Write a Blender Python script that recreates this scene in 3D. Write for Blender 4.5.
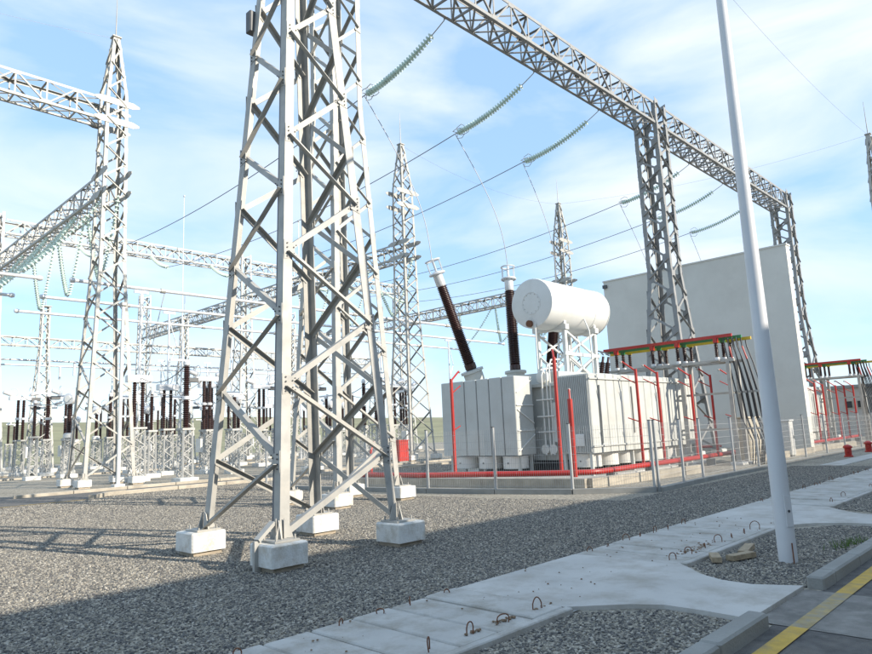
import bpy, math, random
from mathutils import Vector, Matrix
random.seed(7)
R = math.radians
scene = bpy.context.scene
COL = scene.collection
for o in list(bpy.data.objects):
    bpy.data.objects.remove(o)

# ------------------------------------------------------------------ camera
CAM_H = 1.7
F_PX, PITCH, ROLL, YAW = 669.2, 0.156807, -0.043450, 0.767447
cp, sp, cy, sy = math.cos(PITCH), math.sin(PITCH), math.cos(YAW), math.sin(YAW)
fw = Vector((cy*cp, sy*cp, sp)); rt = Vector((sy, -cy, 0)); upv = rt.cross(fw)
rt2 = rt*math.cos(ROLL)+upv*math.sin(ROLL); up2 = -rt*math.sin(ROLL)+upv*math.cos(ROLL)
cd = bpy.data.cameras.new('camera'); cam = bpy.data.objects.new('camera', cd); COL.objects.link(cam)
M = Matrix((rt2, up2, -fw)).transposed().to_4x4(); M.translation = (0, 0, CAM_H)
cam.matrix_world = M
cd.sensor_width = 36; cd.lens = F_PX/872*36; cd.clip_start = 0.1; cd.clip_end = 8000
scene.camera = cam

# ------------------------------------------------------------------ light
SUN_EL, SUN_AZ = R(25), R(162)                 # azimuth clockwise from +Y
sdir = Vector((math.sin(SUN_AZ)*math.cos(SUN_EL), math.cos(SUN_AZ)*math.cos(SUN_EL), math.sin(SUN_EL)))
world = bpy.data.worlds.new('World'); scene.world = world; world.use_nodes = True
nt = world.node_tree; nt.nodes.clear(); N = nt.nodes.new; L = nt.links.new
out = N('ShaderNodeOutputWorld'); bg = N('ShaderNodeBackground'); sky = N('ShaderNodeTexSky')
sky.sky_type = 'NISHITA'; sky.sun_disc = False; sky.sun_elevation = SUN_EL; sky.sun_rotation = SUN_AZ
sky.air_density = 1.0; sky.dust_density = 0.3; sky.ozone_density = 1.0; sky.altitude = 100
SKY_STR = 0.15
tc = N('ShaderNodeTexCoord'); mp = N('ShaderNodeMapping'); mp.inputs['Scale'].default_value = (1.0, 1.0, 3.2)
mp.inputs['Rotation'].default_value = (0, 0, R(25)); mp.inputs['Location'].default_value = (0.9, 0.1, 0.5)
n1 = N('ShaderNodeTexNoise'); n1.inputs['Scale'].default_value = 2.1; n1.inputs['Detail'].default_value = 9; n1.inputs['Roughness'].default_value = 0.52; n1.inputs['Distortion'].default_value = 0.35
rp = N('ShaderNodeValToRGB'); rp.color_ramp.elements[0].position = 0.43; rp.color_ramp.elements[1].position = 0.70
rp.color_ramp.elements[0].color = (0.0, 0.0, 0.0, 1); rp.color_ramp.elements[1].color = (0.85, 0.85, 0.85, 1)
mixc = N('ShaderNodeMixRGB'); mixc.inputs[2].default_value = (3.6, 3.75, 3.85, 1)
L(tc.outputs['Generated'], mp.inputs['Vector']); L(mp.outputs[0], n1.inputs['Vector']); L(n1.outputs['Fac'], rp.inputs[0])
veil = N('ShaderNodeMixRGB'); veil.inputs[0].default_value = 0.70; veil.inputs[2].default_value = (1.5, 2.42, 3.6, 1)
L(sky.outputs[0], veil.inputs[1]); L(rp.outputs[0], mixc.inputs[0]); L(veil.outputs[0], mixc.inputs[1]); L(mixc.outputs[0], bg.inputs['Color'])
bg.inputs['Strength'].default_value = SKY_STR; L(bg.outputs[0], out.inputs['Surface'])
sl = bpy.data.lights.new('sun', 'SUN'); sl.energy = 3.3; sl.angle = R(0.55); sl.color = (1.0, 0.90, 0.76)
so = bpy.data.objects.new('sun', sl); COL.objects.link(so); so.location = sdir*60
so.rotation_euler = (-sdir).to_track_quat('-Z', 'Y').to_euler()
vs = scene.view_settings; vs.view_transform = 'Standard'; vs.look = 'None'; vs.exposure = 1.05; vs.gamma = 1; vs.use_curve_mapping = False
scene.render.engine = 'CYCLES'

# ------------------------------------------------------------------ helpers
def V(*a): return Vector(a)
class MB:
    def __init__(s): s.v = []; s.f = []
    def add(s, vs, fs):
        b = len(s.v); s.v += [Vector(q) for q in vs]; s.f += [tuple(i+b for i in f) for f in fs]; return s
    def bb(s, x0, y0, z0, x1, y1, z1):
        return s.add([(x0,y0,z0),(x1,y0,z0),(x1,y1,z0),(x0,y1,z0),(x0,y0,z1),(x1,y0,z1),(x1,y1,z1),(x0,y1,z1)],
                     [(0,3,2,1),(4,5,6,7),(0,1,5,4),(1,2,6,5),(2,3,7,6),(3,0,4,7)])
    def chbox(s, x0, y0, z0, x1, y1, z1, c):
        "box with chamfered vertical and top edges"
        def ring(i, z, k): 
            a, b, d, e = x0+i, y0+i, x1-i, y1-i
            return [(a+k,b,z),(d-k,b,z),(d,b+k,z),(d,e-k,z),(d-k,e,z),(a+k,e,z),(a,e-k,z),(a,b+k,z)]
        vs = ring(0,z0,c)+ring(0,z1-c,c)+ring(c,z1,c*0.6)
        fs = [tuple(range(7,-1,-1)), tuple(range(16,24))]
        for r in (0, 8):
            for k in range(8): fs.append((r+k, r+(k+1)%8, r+8+(k+1)%8, r+8+k))
        return s.add(vs, fs)
    def prism(s, prof, p0, p1, a, b):
        n = len(prof)
        vs = [p0+a*x+b*y for x, y in prof]+[p1+a*x+b*y for x, y in prof]
        fs = [tuple(range(n-1,-1,-1)), tuple(range(n,2*n))]+[(i,(i+1)%n,n+(i+1)%n,n+i) for i in range(n)]
        return s.add(vs, fs)
    def bar(s, p0, p1, w, d=None, ref=(0,0,1)):
        p0, p1 = Vector(p0), Vector(p1); d = d or w; t = (p1-p0).normalized()
        a = t.cross(Vector(ref)); a = a.normalized() if a.length > 1e-4 else t.cross(Vector((1,0,0))).normalized()
        b = a.cross(t).normalized()
        return s.prism([(-w/2,-d/2),(w/2,-d/2),(w/2,d/2),(-w/2,d/2)], p0, p1, a, b)
    def ang(s, p0, p1, w, t, a, b):
        "L-section; flanges run from the corner line p0-p1 along a and b"
        p0, p1 = Vector(p0), Vector(p1); x = (p1-p0).normalized()
        a = Vector(a); a = (a-x*a.dot(x)).normalized(); b = Vector(b); b = b-x*b.dot(x); b = (b-a*b.dot(a)).normalized()
        return s.prism([(0,0),(w,0),(w,t),(t,t),(t,w),(0,w)], p0, p1, a, b)
    def cyl(s, p0, p1, r0, r1=None, n=10, caps=True):
        p0, p1 = Vector(p0), Vector(p1); r1 = r0 if r1 is None else r1
        t = (p1-p0).normalized(); a = t.orthogonal().normalized(); b = t.cross(a)
        vs = []
        for p, r in ((p0,r0),(p1,r1)):
            for i in range(n):
                u = 2*math.pi*i/n; vs.append(p+a*(r*math.cos(u))+b*(r*math.sin(u)))
        fs = [(i,(i+1)%n,n+(i+1)%n,n+i) for i in range(n)]
        if caps: fs += [tuple(range(n-1,-1,-1)), tuple(range(n,2*n))]
        return s.add(vs, fs)
    def tube(s, pts, r, n=6):
        pts = [Vector(p) for p in pts]; m = len(pts); vs = []; a = None
        for i, p in enumerate(pts):
            t = (pts[min(i+1,m-1)]-pts[max(i-1,0)]).normalized()
            a = t.orthogonal().normalized() if a is None else (a-t*a.dot(t)).normalized()
            b = t.cross(a)
            for k in range(n):
                u = 2*math.pi*k/n; vs.append(p+a*(r*math.cos(u))+b*(r*math.sin(u)))
        fs = [tuple(range(n-1,-1,-1)), tuple(range((m-1)*n, m*n))]
        for i in range(m-1):
            for k in range(n): fs.append((i*n+k, i*n+(k+1)%n, (i+1)*n+(k+1)%n, (i+1)*n+k))
        return s.add(vs, fs)
    def lathe(s, prof, o, axis=(0,0,1), n=14):
        o = Vector(o); t = Vector(axis).normalized(); a = t.orthogonal().normalized(); b = t.cross(a); m = len(prof); vs = []
        for r, z in prof:
            for k in range(n):
                u = 2*math.pi*k/n; vs.append(o+t*z+a*(r*math.cos(u))+b*(r*math.sin(u)))
        fs = [tuple(range(n-1,-1,-1)), tuple(range((m-1)*n, m*n))]
        for i in range(m-1):
            for k in range(n): fs.append((i*n+k, i*n+(k+1)%n, (i+1)*n+(k+1)%n, (i+1)*n+k))
        return s.add(vs, fs)
    def torus(s, c, axis, Rr, r, n=18, k=6):
        c = Vector(c); t = Vector(axis).normalized(); a = t.orthogonal().normalized(); b = t.cross(a); vs = []
        for i in range(n):
            u = 2*math.pi*i/n; d = a*math.cos(u)+b*math.sin(u)
            for j in range(k):
                w = 2*math.pi*j/k; vs.append(c+d*(Rr+r*math.cos(w))+t*(r*math.sin(w)))
        return s.add(vs, [(i*k+j, ((i+1)%n)*k+j, ((i+1)%n)*k+(j+1)%k, i*k+(j+1)%k) for i in range(n) for j in range(k)])
    def build(s, name, mat, parent=None, smooth=False, org=None):
        o = Vector((0,0,0))
        if parent is not None: o = ORG[parent.name]
        elif org is not None: o = Vector(org)
        me = bpy.data.meshes.new(name); me.from_pydata([v-o for v in s.v], [], s.f); me.update()
        me.materials.append(mat)
        if smooth:
            me.polygons.foreach_set('use_smooth', [True]*len(me.polygons))
            try: me.set_sharp_from_angle(angle=R(40))
            except Exception: pass
        ob = bpy.data.objects.new(name, me); COL.objects.link(ob)
        if parent is not None: ob.parent = parent
        else: ob.location = o
        ORG[ob.name] = o
        return ob
ORG = {}
def tag(o, label=None, cat=None, group=None, kind=None):
    if label: o['label'] = label
    if cat: o['category'] = cat
    if group: o['group'] = group
    if kind: o['kind'] = kind
    return o
def thing(name, loc, label, cat, group=None):
    o = bpy.data.objects.new(name, None); COL.objects.link(o); o.location = loc; o.empty_display_size = 0.2
    ORG[o.name] = Vector(loc); return tag(o, label, cat, group)
def struct(o): o['kind'] = 'structure'; return o
def stuff(o): o['kind'] = 'stuff'; return o
def copy_tree(o, parent=None):
    kids = list(o.children)
    c = o.copy(); COL.objects.link(c)
    if parent is not None: c.parent = parent
    for k in kids: copy_tree(k, c)
    return c
def dup(o, loc, label=None, group=None, rz=None):
    c = copy_tree(o); c.location = loc
    if rz is not None: c.rotation_euler.z = rz
    if label: c['label'] = label
    if group: c['group'] = group
    return c
def catenary(a, b, sag, n=16):
    a, b = Vector(a), Vector(b)
    return [a.lerp(b, i/n)-Vector((0,0,sag*4*(i/n)*(1-i/n))) for i in range(n+1)]

# ------------------------------------------------------------------ materials
def mat(name, col, rough=0.6, metal=0.0, var=0.12, vscale=3.0, bump=0.0, bscale=40.0, spec=0.5, dirt=None, dscale=1.2, damt=0.5, detail=6):
    m = bpy.data.materials.new(name); m.use_nodes = True; t = m.node_tree; b = t.nodes['Principled BSDF']
    b.inputs['Roughness'].default_value = rough; b.inputs['Metallic'].default_value = metal
    b.inputs['Specular IOR Level'].default_value = spec
    co = t.nodes.new('ShaderNodeTexCoord'); ge = t.nodes.new('ShaderNodeNewGeometry')
    no = t.nodes.new('ShaderNodeTexNoise'); no.inputs['Scale'].default_value = vscale; no.inputs['Detail'].default_value = detail
    t.links.new(ge.outputs['Position'], no.inputs['Vector'])
    mx = t.nodes.new('ShaderNodeMixRGB')
    mx.inputs[1].default_value = tuple(c*(1-var) for c in col)+(1,); mx.inputs[2].default_value = tuple(min(1, c*(1+var)) for c in col)+(1,)
    rr = t.nodes.new('ShaderNodeValToRGB'); rr.color_ramp.elements[0].position = 0.3; rr.color_ramp.elements[1].position = 0.7
    t.links.new(no.outputs['Fac'], rr.inputs[0]); t.links.new(rr.outputs[0], mx.inputs[0])
    last = mx
    if dirt:
        n2 = t.nodes.new('ShaderNodeTexNoise'); n2.inputs['Scale'].default_value = dscale; n2.inputs['Detail'].default_value = 10; n2.inputs['Roughness'].default_value = 0.7
        t.links.new(ge.outputs['Position'], n2.inputs['Vector'])
        r2 = t.nodes.new('ShaderNodeValToRGB'); r2.color_ramp.elements[0].position = 0.46; r2.color_ramp.elements[1].position = 0.66
        r2.color_ramp.elements[1].color = (damt, damt, damt, 1)
        m2 = t.nodes.new('ShaderNodeMixRGB'); m2.inputs[2].default_value = tuple(dirt)+(1,)
        t.links.new(n2.outputs['Fac'], r2.inputs[0]); t.links.new(r2.outputs[0], m2.inputs[0]); t.links.new(last.outputs[0], m2.inputs[1]); last = m2
    t.links.new(last.outputs[0], b.inputs['Base Color'])
    if bump:
        nb = t.nodes.new('ShaderNodeTexNoise'); nb.inputs['Scale'].default_value = bscale; nb.inputs['Detail'].default_value = 5
        t.links.new(ge.outputs['Position'], nb.inputs['Vector'])
        bu = t.nodes.new('ShaderNodeBump'); bu.inputs['Strength'].default_value = bump; bu.inputs['Distance'].default_value = 0.02
        t.links.new(nb.outputs['Fac'], bu.inputs['Height']); t.links.new(bu.outputs[0], b.inputs['Normal'])
    return m
G = {}
G['galv'] = mat('galvanised_steel', (0.38,0.375,0.35), 0.55, 0.15, 0.16, 5, bump=0.05, dirt=(0.36,0.33,0.28), dscale=2.5, damt=0.45)
G['galvfar'] = mat('galvanised_steel_weathered', (0.42,0.42,0.40), 0.6, 0.1, 0.14, 2)
G['zinc'] = mat('weathered_zinc', (0.27,0.275,0.275), 0.6, 0.1, 0.15, 4, dirt=(0.20,0.19,0.17), dscale=2, damt=0.4)
G['alu'] = mat('aluminium_tube', (0.66,0.67,0.68), 0.4, 0.3, 0.06)
G['white'] = mat('white_paint', (0.68,0.68,0.65), 0.4, 0, 0.04, 1.5, dirt=(0.55,0.52,0.45), dscale=1.0, damt=0.3)
G['trafo'] = mat('pale_grey_enamel', (0.50,0.515,0.49), 0.42, 0, 0.05, 1.2, dirt=(0.38,0.37,0.33), dscale=1.4, damt=0.35)
G['dark'] = mat('dark_grey_metal', (0.09,0.095,0.10), 0.5, 0.2)
G['brown'] = mat('brown_porcelain', (0.045,0.020,0.017), 0.22, 0, 0.2, 6)
G['brownfar'] = mat('dark_red_porcelain', (0.032,0.014,0.0125), 0.3, 0, 0.2, 3)
G['glass'] = mat('green_toughened_glass', (0.58,0.70,0.63), 0.2, 0, 0.1, 3)
G['wire'] = mat('conductor_aluminium', (0.20,0.205,0.215), 0.5, 0.3, 0.05)
G['red'] = mat('red_pipe_paint', (0.42,0.022,0.016), 0.38, 0, 0.12, 2, dirt=(0.36,0.05,0.04), damt=0.4)
G['green'] = mat('green_paint', (0.03,0.20,0.07), 0.4)
G['yellow'] = mat('yellow_paint', (0.62,0.40,0.03), 0.4)
G['black'] = mat('black_cable_rubber', (0.035,0.035,0.038), 0.45)
G['foot'] = mat('whitewashed_concrete', (0.66,0.66,0.63), 0.8, 0, 0.08, 6, bump=0.35, bscale=35, dirt=(0.42,0.37,0.29), dscale=4.5, damt=0.75)
G['rawfoot'] = mat('raw_concrete_tan', (0.36,0.31,0.24), 0.9, 0, 0.2, 6, bump=0.4)
G['conc'] = mat('pavement_concrete', (0.46,0.45,0.42), 0.85, 0, 0.12, 2.2, bump=0.22, bscale=55, dirt=(0.27,0.24,0.19), dscale=2.3, damt=0.75, detail=12)
G['conc2'] = mat('smooth_concrete', (0.50,0.49,0.46), 0.85, 0, 0.10, 1.3, bump=0.15, bscale=70, dirt=(0.31,0.28,0.23), dscale=1.7, damt=0.65, detail=12)
G['kerb'] = mat('kerb_concrete', (0.30,0.30,0.28), 0.9, 0, 0.15, 5, bump=0.3, bscale=45, dirt=(0.18,0.17,0.15), dscale=2.5, damt=0.5)
G['kerbtan'] = mat('low_concrete_wall', (0.42,0.38,0.31), 0.9, 0, 0.15, 3, bump=0.25, dirt=(0.25,0.22,0.18), dscale=2, damt=0.5)
G['wall'] = mat('cream_render', (0.66,0.645,0.59), 0.9, 0, 0.04, 0.6, bump=0.12, bscale=25, dirt=(0.56,0.54,0.49), dscale=0.35, damt=0.5)
G['rust'] = mat('rusty_rebar', (0.17,0.075,0.04), 0.85, 0.1, 0.3, 30)
G['wood'] = mat('raw_timber', (0.34,0.27,0.18), 0.8, 0, 0.25, 20)
G['lamp'] = mat('lamp_post_paint', (0.62,0.63,0.64), 0.4, 0, 0.05, 2)
G['fence'] = mat('fence_galvanised', (0.40,0.41,0.41), 0.5, 0.3, 0.1)
G['beige'] = mat('beige_cabinet_paint', (0.48,0.43,0.33), 0.6)
G['facade'] = mat('facade_render', (0.5,0.47,0.42), 0.85, 0, 0.06)
G['pane'] = mat('window_glass', (0.03,0.035,0.04), 0.08)
G['soil'] = mat('dry_soil', (0.20,0.14,0.09), 0.95, 0, 0.3, 25, bump=0.6)

def gravel_mat(name, c1, c2, c3, scale):
    m = bpy.data.materials.new(name); m.use_nodes = True; t = m.node_tree; b = t.nodes['Principled BSDF']; b.inputs['Roughness'].default_value = 0.9
    b.inputs['Specular IOR Level'].default_value = 0.25
    ge = t.nodes.new('ShaderNodeNewGeometry'); vo = t.nodes.new('ShaderNodeTexVoronoi'); vo.inputs['Scale'].default_value = scale
    t.links.new(ge.outputs['Position'], vo.inputs['Vector'])
    sep = t.nodes.new('ShaderNodeSeparateColor'); t.links.new(vo.outputs['Color'], sep.inputs[0])
    r = t.nodes.new('ShaderNodeValToRGB'); e = r.color_ramp.elements
    e[0].color = c1+(1,); e[1].color = c3+(1,); x = e.new(0.5); x.color = c2+(1,)
    t.links.new(sep.outputs[0], r.inputs[0])
    n = t.nodes.new('ShaderNodeTexNoise'); n.inputs['Scale'].default_value = 0.45; n.inputs['Detail'].default_value = 8
    t.links.new(ge.outputs['Position'], n.inputs['Vector'])
    mm = t.nodes.new('ShaderNodeMapRange'); mm.inputs[1].default_value = 0.3; mm.inputs[2].default_value = 0.7; mm.inputs[3].default_value = 0.8; mm.inputs[4].default_value = 1.15
    t.links.new(n.outputs['Fac'], mm.inputs[0])
    mu = t.nodes.new('ShaderNodeMixRGB'); mu.blend_type = 'MULTIPLY'; mu.inputs[0].default_value = 1
    t.links.new(r.outputs[0], mu.inputs[1]); t.links.new(mm.outputs[0], mu.inputs[2]); t.links.new(mu.outputs[0], b.inputs['Base Color'])
    bu = t.nodes.new('ShaderNodeBump'); bu.inputs['Strength'].default_value = 0.55; bu.inputs['Distance'].default_value = 0.015; bu.invert = True
    t.links.new(vo.outputs['Distance'], bu.inputs['Height']); t.links.new(bu.outputs[0], b.inputs['Normal'])
    return m
G['gravel'] = gravel_mat('gravel', (0.19,0.175,0.145), (0.30,0.275,0.225), (0.45,0.41,0.335), 26)
def stone_mat():
    m = bpy.data.materials.new('gravel_stone'); m.use_nodes = True; t = m.node_tree; b = t.nodes['Principled BSDF']; b.inputs['Roughness'].default_value = 0.85
    oi = t.nodes.new('ShaderNodeObjectInfo'); r = t.nodes.new('ShaderNodeValToRGB'); e = r.color_ramp.elements
    e[0].color = (0.06,0.06,0.062,1); e[1].color = (0.46,0.43,0.37,1)
    for p, c in ((0.3,(0.135,0.13,0.12,1)),(0.6,(0.22,0.205,0.175,1)),(0.85,(0.32,0.29,0.235,1))): x = e.new(p); x.color = c
    t.links.new(oi.outputs['Random'], r.inputs[0]); t.links.new(r.outputs[0], b.inputs['Base Color']); return m
G['stone'] = stone_mat()
G['asphalt'] = mat('asphalt', (0.12,0.116,0.11), 0.9, 0, 0.3, 9, bump=0.6, bscale=150, dirt=(0.19,0.175,0.15), dscale=1.3, damt=0.8, detail=14)
G['patch'] = mat('worn_concrete_crossing', (0.24,0.23,0.21), 0.9, 0, 0.25, 5, bump=0.5, bscale=110, dirt=(0.13,0.125,0.115), dscale=2.2, damt=0.8, detail=14)
G['line'] = mat('yellow_road_paint', (0.55,0.36,0.06), 0.75, 0, 0.12, 8, bump=0.2, dirt=(0.28,0.22,0.12), dscale=3, damt=0.8)
G['lineworn'] = mat('worn_yellow_road_paint', (0.36,0.28,0.13), 0.85, 0, 0.2, 9, bump=0.2, dirt=(0.27,0.26,0.23), dscale=7, damt=0.95)
G['field'] = mat('field_grass', (0.23,0.225,0.125), 0.95, 0, 0.3, 0.03, dirt=(0.24,0.22,0.13), dscale=0.012, damt=0.8, detail=10)
G['blade'] = mat('grass_blade', (0.10,0.17,0.035), 0.8, 0, 0.3, 20)

# ------------------------------------------------------------------ ground and terrain
def sheet(name, x0, y0, x1, y1, z, m, nx=1, ny=1):
    b = MB(); vs = [(x0+(x1-x0)*i/nx, y0+(y1-y0)*j/ny, z) for j in range(ny+1) for i in range(nx+1)]
    b.add(vs, [(j*(nx+1)+i, j*(nx+1)+i+1, (j+1)*(nx+1)+i+1, (j+1)*(nx+1)+i) for j in range(ny) for i in range(nx)])
    return struct(b.build(name, m))
sheet('ground', -4000, -4000, 4000, 4000, -0.06, G['field'])
sheet('gravel_yard', -70, -30, 130, 86, 0.0, G['gravel'])
def hills():
    b = MB(); vs = []; na, nr = 90, 10
    for j in range(nr):
        d = 170+j*130
        for i in range(na):
            a = R(-10+130*i/(na-1))
            t = j/(nr-1)
            h = (6+52*max(0, math.sin(a*1.25-0.5))*t+4*math.sin(a*7+1.3)*t+2.0*math.sin(a*19)*t)*min(1, t*2.2)-0.6
            vs.append((d*math.cos(a), d*math.sin(a), h))
    b.add(vs, [(j*na+i, j*na+i+1, (j+1)*na+i+1, (j+1)*na+i) for j in range(nr-1) for i in range(na-1)])
    return struct(b.build('hills', G['field'], smooth=True))
hills()

# near road, kerbs, pavement, crossings
sheet('road', -60, -5.5, 110, 2.16, 0.006, G['asphalt'])
sheet('road_crossing', 6.12, -5.4, 7.5, 2.30, 0.011, G['patch'])
sheet('road_crossing', 12.3, -5.4, 13.5, 2.30, 0.011, G['patch'])
for a, b_, m_ in ((-50,6.12,'line'),(6.12,7.5,'lineworn'),(7.5,12.3,'line'),(12.3,13.5,'lineworn'),(13.5,100,'line')): sheet('road_edge_line', a, 1.89, b_, 2.03, 0.016, G[m_])
kr = thing('kerb', (6, 2.2, 0), 'grey concrete kerb stones along the yellow edge line', 'kerb')
x = -8.0
while x < 46:
    x1 = x+1.0
    for g0, g1 in ((6.02, 7.58), (12.25, 13.45)):
        if x < g0 < x1: x1 = g0
        if g0 <= x < g1: x = g1; x1 = math.ceil(x+0.2)
    if x1-x > 0.05:
        MB().chbox(x+0.004, 2.145+random.uniform(-.004,.004), -0.1, x1-0.004, 2.31, 0.125+random.uniform(-.004,.004), 0.018).build('kerb_stone', G['kerb'], kr)
    x = x1
pv = struct(sheet('pavement', -9, 3.70, 60, 5.20, 0.012, G['kerb']))
ORG[pv.name] = Vector((0,0,0))
loops = []
def slab(x0, x1, m, y0=3.80, y1=5.19):
    z = 0.045+random.uniform(-.009,.009); j = random.uniform(-.008,.008)
    return MB().chbox(x0+0.013, y0+j, -0.02, x1-0.013, y1+j, z, 0.012).build('slab', m, pv)
def loop_bar(x, y, s, parent, tilt):
    w, hgt = 0.055*s*random.uniform(.8,1.25), 0.13*s*random.uniform(.55,1.05); a = random.uniform(-1.1,1.1); bend = random.uniform(-.25,.25); pts = []
    for k in range(9):
        u = math.pi*k/8; px_ = -w*math.cos(u)*(1 if k not in (0,8) else .9); pz = 0.03+hgt*math.sin(u)**0.6 if 0 < k < 8 else 0.03
        pts.append((x+px_*math.cos(a)+tilt*pz*0.5+bend*w*math.sin(u*2), y+px_*math.sin(a)+tilt*pz*.35, pz))
    MB().tube(pts, 0.006, 5).build('lifting_loop', G['rust'], parent)
def slabs(xa, xb, withloops=True):
    n = max(1, round((xb-xa)/0.47)); w = (xb-xa)/n
    for i in range(n):
        s = slab(xa+i*w, xa+(i+1)*w, G['conc']); c = xa+(i+.5)*w
        if withloops:
            if random.random() < (.88 if c < 14 else .5): loop_bar(c+random.uniform(-.03,.03), 3.95, random.uniform(.8,1.1), s, random.uniform(-.6,.6))
            if random.random() < (.88 if c < 14 else .5): loop_bar(c+random.uniform(-.05,.05), 5.10, random.uniform(.55,.9), s, random.uniform(-.6,.6))
slabs(-3.0, 5.50); slabs(7.84, 11.14); slabs(14.35, 40, True)
for a, b_ in ((-3,1.5),(1.5,5.5),(7.95,11.2),(14.2,20),(20,30)):
    MB().chbox(a, 3.70, -.02, b_, 3.785, 0.05, 0.01).build('edging', G['conc'], pv)
def apron(pn, pf, z):
    b = MB(); n = len(pn)
    vs = [(x, y, z) for x, y in pn]+[(x, y, z) for x, y in pf]+[(x, y, -.03) for x, y in pn]+[(x, y, -.03) for x, y in pf]
    fs = [(i, n+i, n+i+1, i+1) for i in range(n-1)]+[(i, i+1, 2*n+i+1, 2*n+i) for i in range(n-1)]+[(n+i+1, n+i, 3*n+i, 3*n+i+1) for i in range(n-1)]+[(n-1, 2*n-1, 4*n-1, 3*n-1)]
    return struct(b.add(vs, fs).build('crossing_apron', G['conc2']))
apron([(5.515,5.18),(5.515,3.80),(5.74,3.57),(5.95,3.35),(6.09,3.10),(6.10,2.76),(6.07,2.32)], [(7.83,5.18),(7.95,3.80),(7.75,3.58),(7.52,3.36),(7.36,3.08),(7.32,2.75),(7.52,2.32)], 0.040)
apron([(11.155,5.18),(11.155,3.80),(11.7,3.6),(11.95,3.4),(12.15,3.05),(12.22,2.7),(12.27,2.32)], [(14.335,5.18),(14.2,3.80),(13.8,3.5),(13.55,3.3),(13.36,3.05),(13.3,2.7),(13.42,2.32)], 0.040)

# loose stones on the near gravel: one mass, real pebbles
def stones(name, polys, density, smin, smax):
    b = MB()
    for p in polys: b.add([(x, y, 0.004) for x, y in p], [tuple(range(len(p)))])
    o = stuff(b.build(name, G['gravel']))
    ng = bpy.data.node_groups.new(name+'_nodes', 'GeometryNodeTree')
    ng.interface.new_socket('Geometry', in_out='INPUT', socket_type='NodeSocketGeometry'); ng.interface.new_socket('Geometry', in_out='OUTPUT', socket_type='NodeSocketGeometry')
    n = ng.nodes.new; l = ng.links.new
    gi, go = n('NodeGroupInput'), n('NodeGroupOutput')
    d = n('GeometryNodeDistributePointsOnFaces'); d.inputs['Density'].default_value = density
    ico = n('GeometryNodeMeshIcoSphere'); ico.inputs['Radius'].default_value = 1; ico.inputs['Subdivisions'].default_value = 2
    no = n('ShaderNodeTexNoise'); no.inputs['Scale'].default_value = 1.1; no.inputs['Detail'].default_value = 2
    sb = n('ShaderNodeVectorMath'); sb.operation = 'SUBTRACT'; sb.inputs[1].default_value = (.5,.5,.5)
    sc = n('ShaderNodeVectorMath'); sc.operation = 'SCALE'; sc.inputs['Scale'].default_value = 1.5
    spn = n('GeometryNodeSetPosition'); sm = n('GeometryNodeSetMaterial'); sm.inputs['Material'].default_value = G['stone']
    rot = n('FunctionNodeRandomValue'); rot.data_type = 'FLOAT_VECTOR'; rot.inputs[0].default_value = (-.6,-.6,0); rot.inputs[1].default_value = (.6,.6,6.28)
    scl = n('FunctionNodeRandomValue'); scl.data_type = 'FLOAT_VECTOR'; scl.inputs[0].default_value = (smin,smin,smin*.6); scl.inputs[1].default_value = (smax,smax*.85,smax*.62); scl.inputs['Seed'].default_value = 5
    ins = n('GeometryNodeInstanceOnPoints'); jn = n('GeometryNodeJoinGeometry')
    l(gi.outputs[0], d.inputs['Mesh']); l(no.outputs['Color'], sb.inputs[0]); l(sb.outputs[0], sc.inputs[0]); l(ico.outputs[0], spn.inputs['Geometry']); l(sc.outputs[0], spn.inputs['Offset'])
    l(spn.outputs[0], sm.inputs['Geometry']); l(sm.outputs[0], ins.inputs['Instance']); l(d.outputs['Points'], ins.inputs['Points'])
    l(rot.outputs[0], ins.inputs['Rotation']); l(scl.outputs[0], ins.inputs['Scale'])
    l(gi.outputs[0], jn.inputs[0]); l(ins.outputs[0], jn.inputs[0]); l(jn.outputs[0], go.inputs[0])
    md = o.modifiers.new('stones', 'NODES'); md.node_group = ng
    return o
tag(stones('gravel_stones', [[(1.0,5.24),(6,5.24),(6,8),(1.6,8)], [(6,5.24),(14,5.24),(14,8),(6,8)], [(1.6,8),(14,8),(13.4,11),(2.2,11)], [(14,5.24),(26,5.24),(26,7.9),(14,7.9)], [(2.2,11),(13.4,11),(13.0,15),(3.2,15)], [(3.2,15),(13.0,15),(12.8,19),(4.3,19)]], 1500, 0.009, 0.024),
    'grey and tan gravel spread between pavement and steel towers', 'gravel')
tag(stones('gravel_stones', [[(4.3,19),(12.8,19),(13,25.2),(9,25.2),(8,24.2),(5.0,24.2)], [(13,19),(30,23),(30,25.2),(13,25.2)]], 600, 0.011, 0.030), 'sunlit tan gravel beyond the masts up to the yard road', 'gravel')
tag(stones('gravel_stones', [[(1.5,2.33),(6.03,2.33),(6.05,3.05),(5.5,3.68),(1.5,3.68)], [(7.58,2.33),(12.2,2.33),(12.05,3.1),(11.2,3.68),(8.0,3.68),(7.4,3.1)], [(13.5,2.33),(22,2.33),(22,3.68),(14.2,3.68)]], 1900, 0.009, 0.023),
    'dark gravel filling the strips between kerb and pavement', 'gravel')

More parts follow.
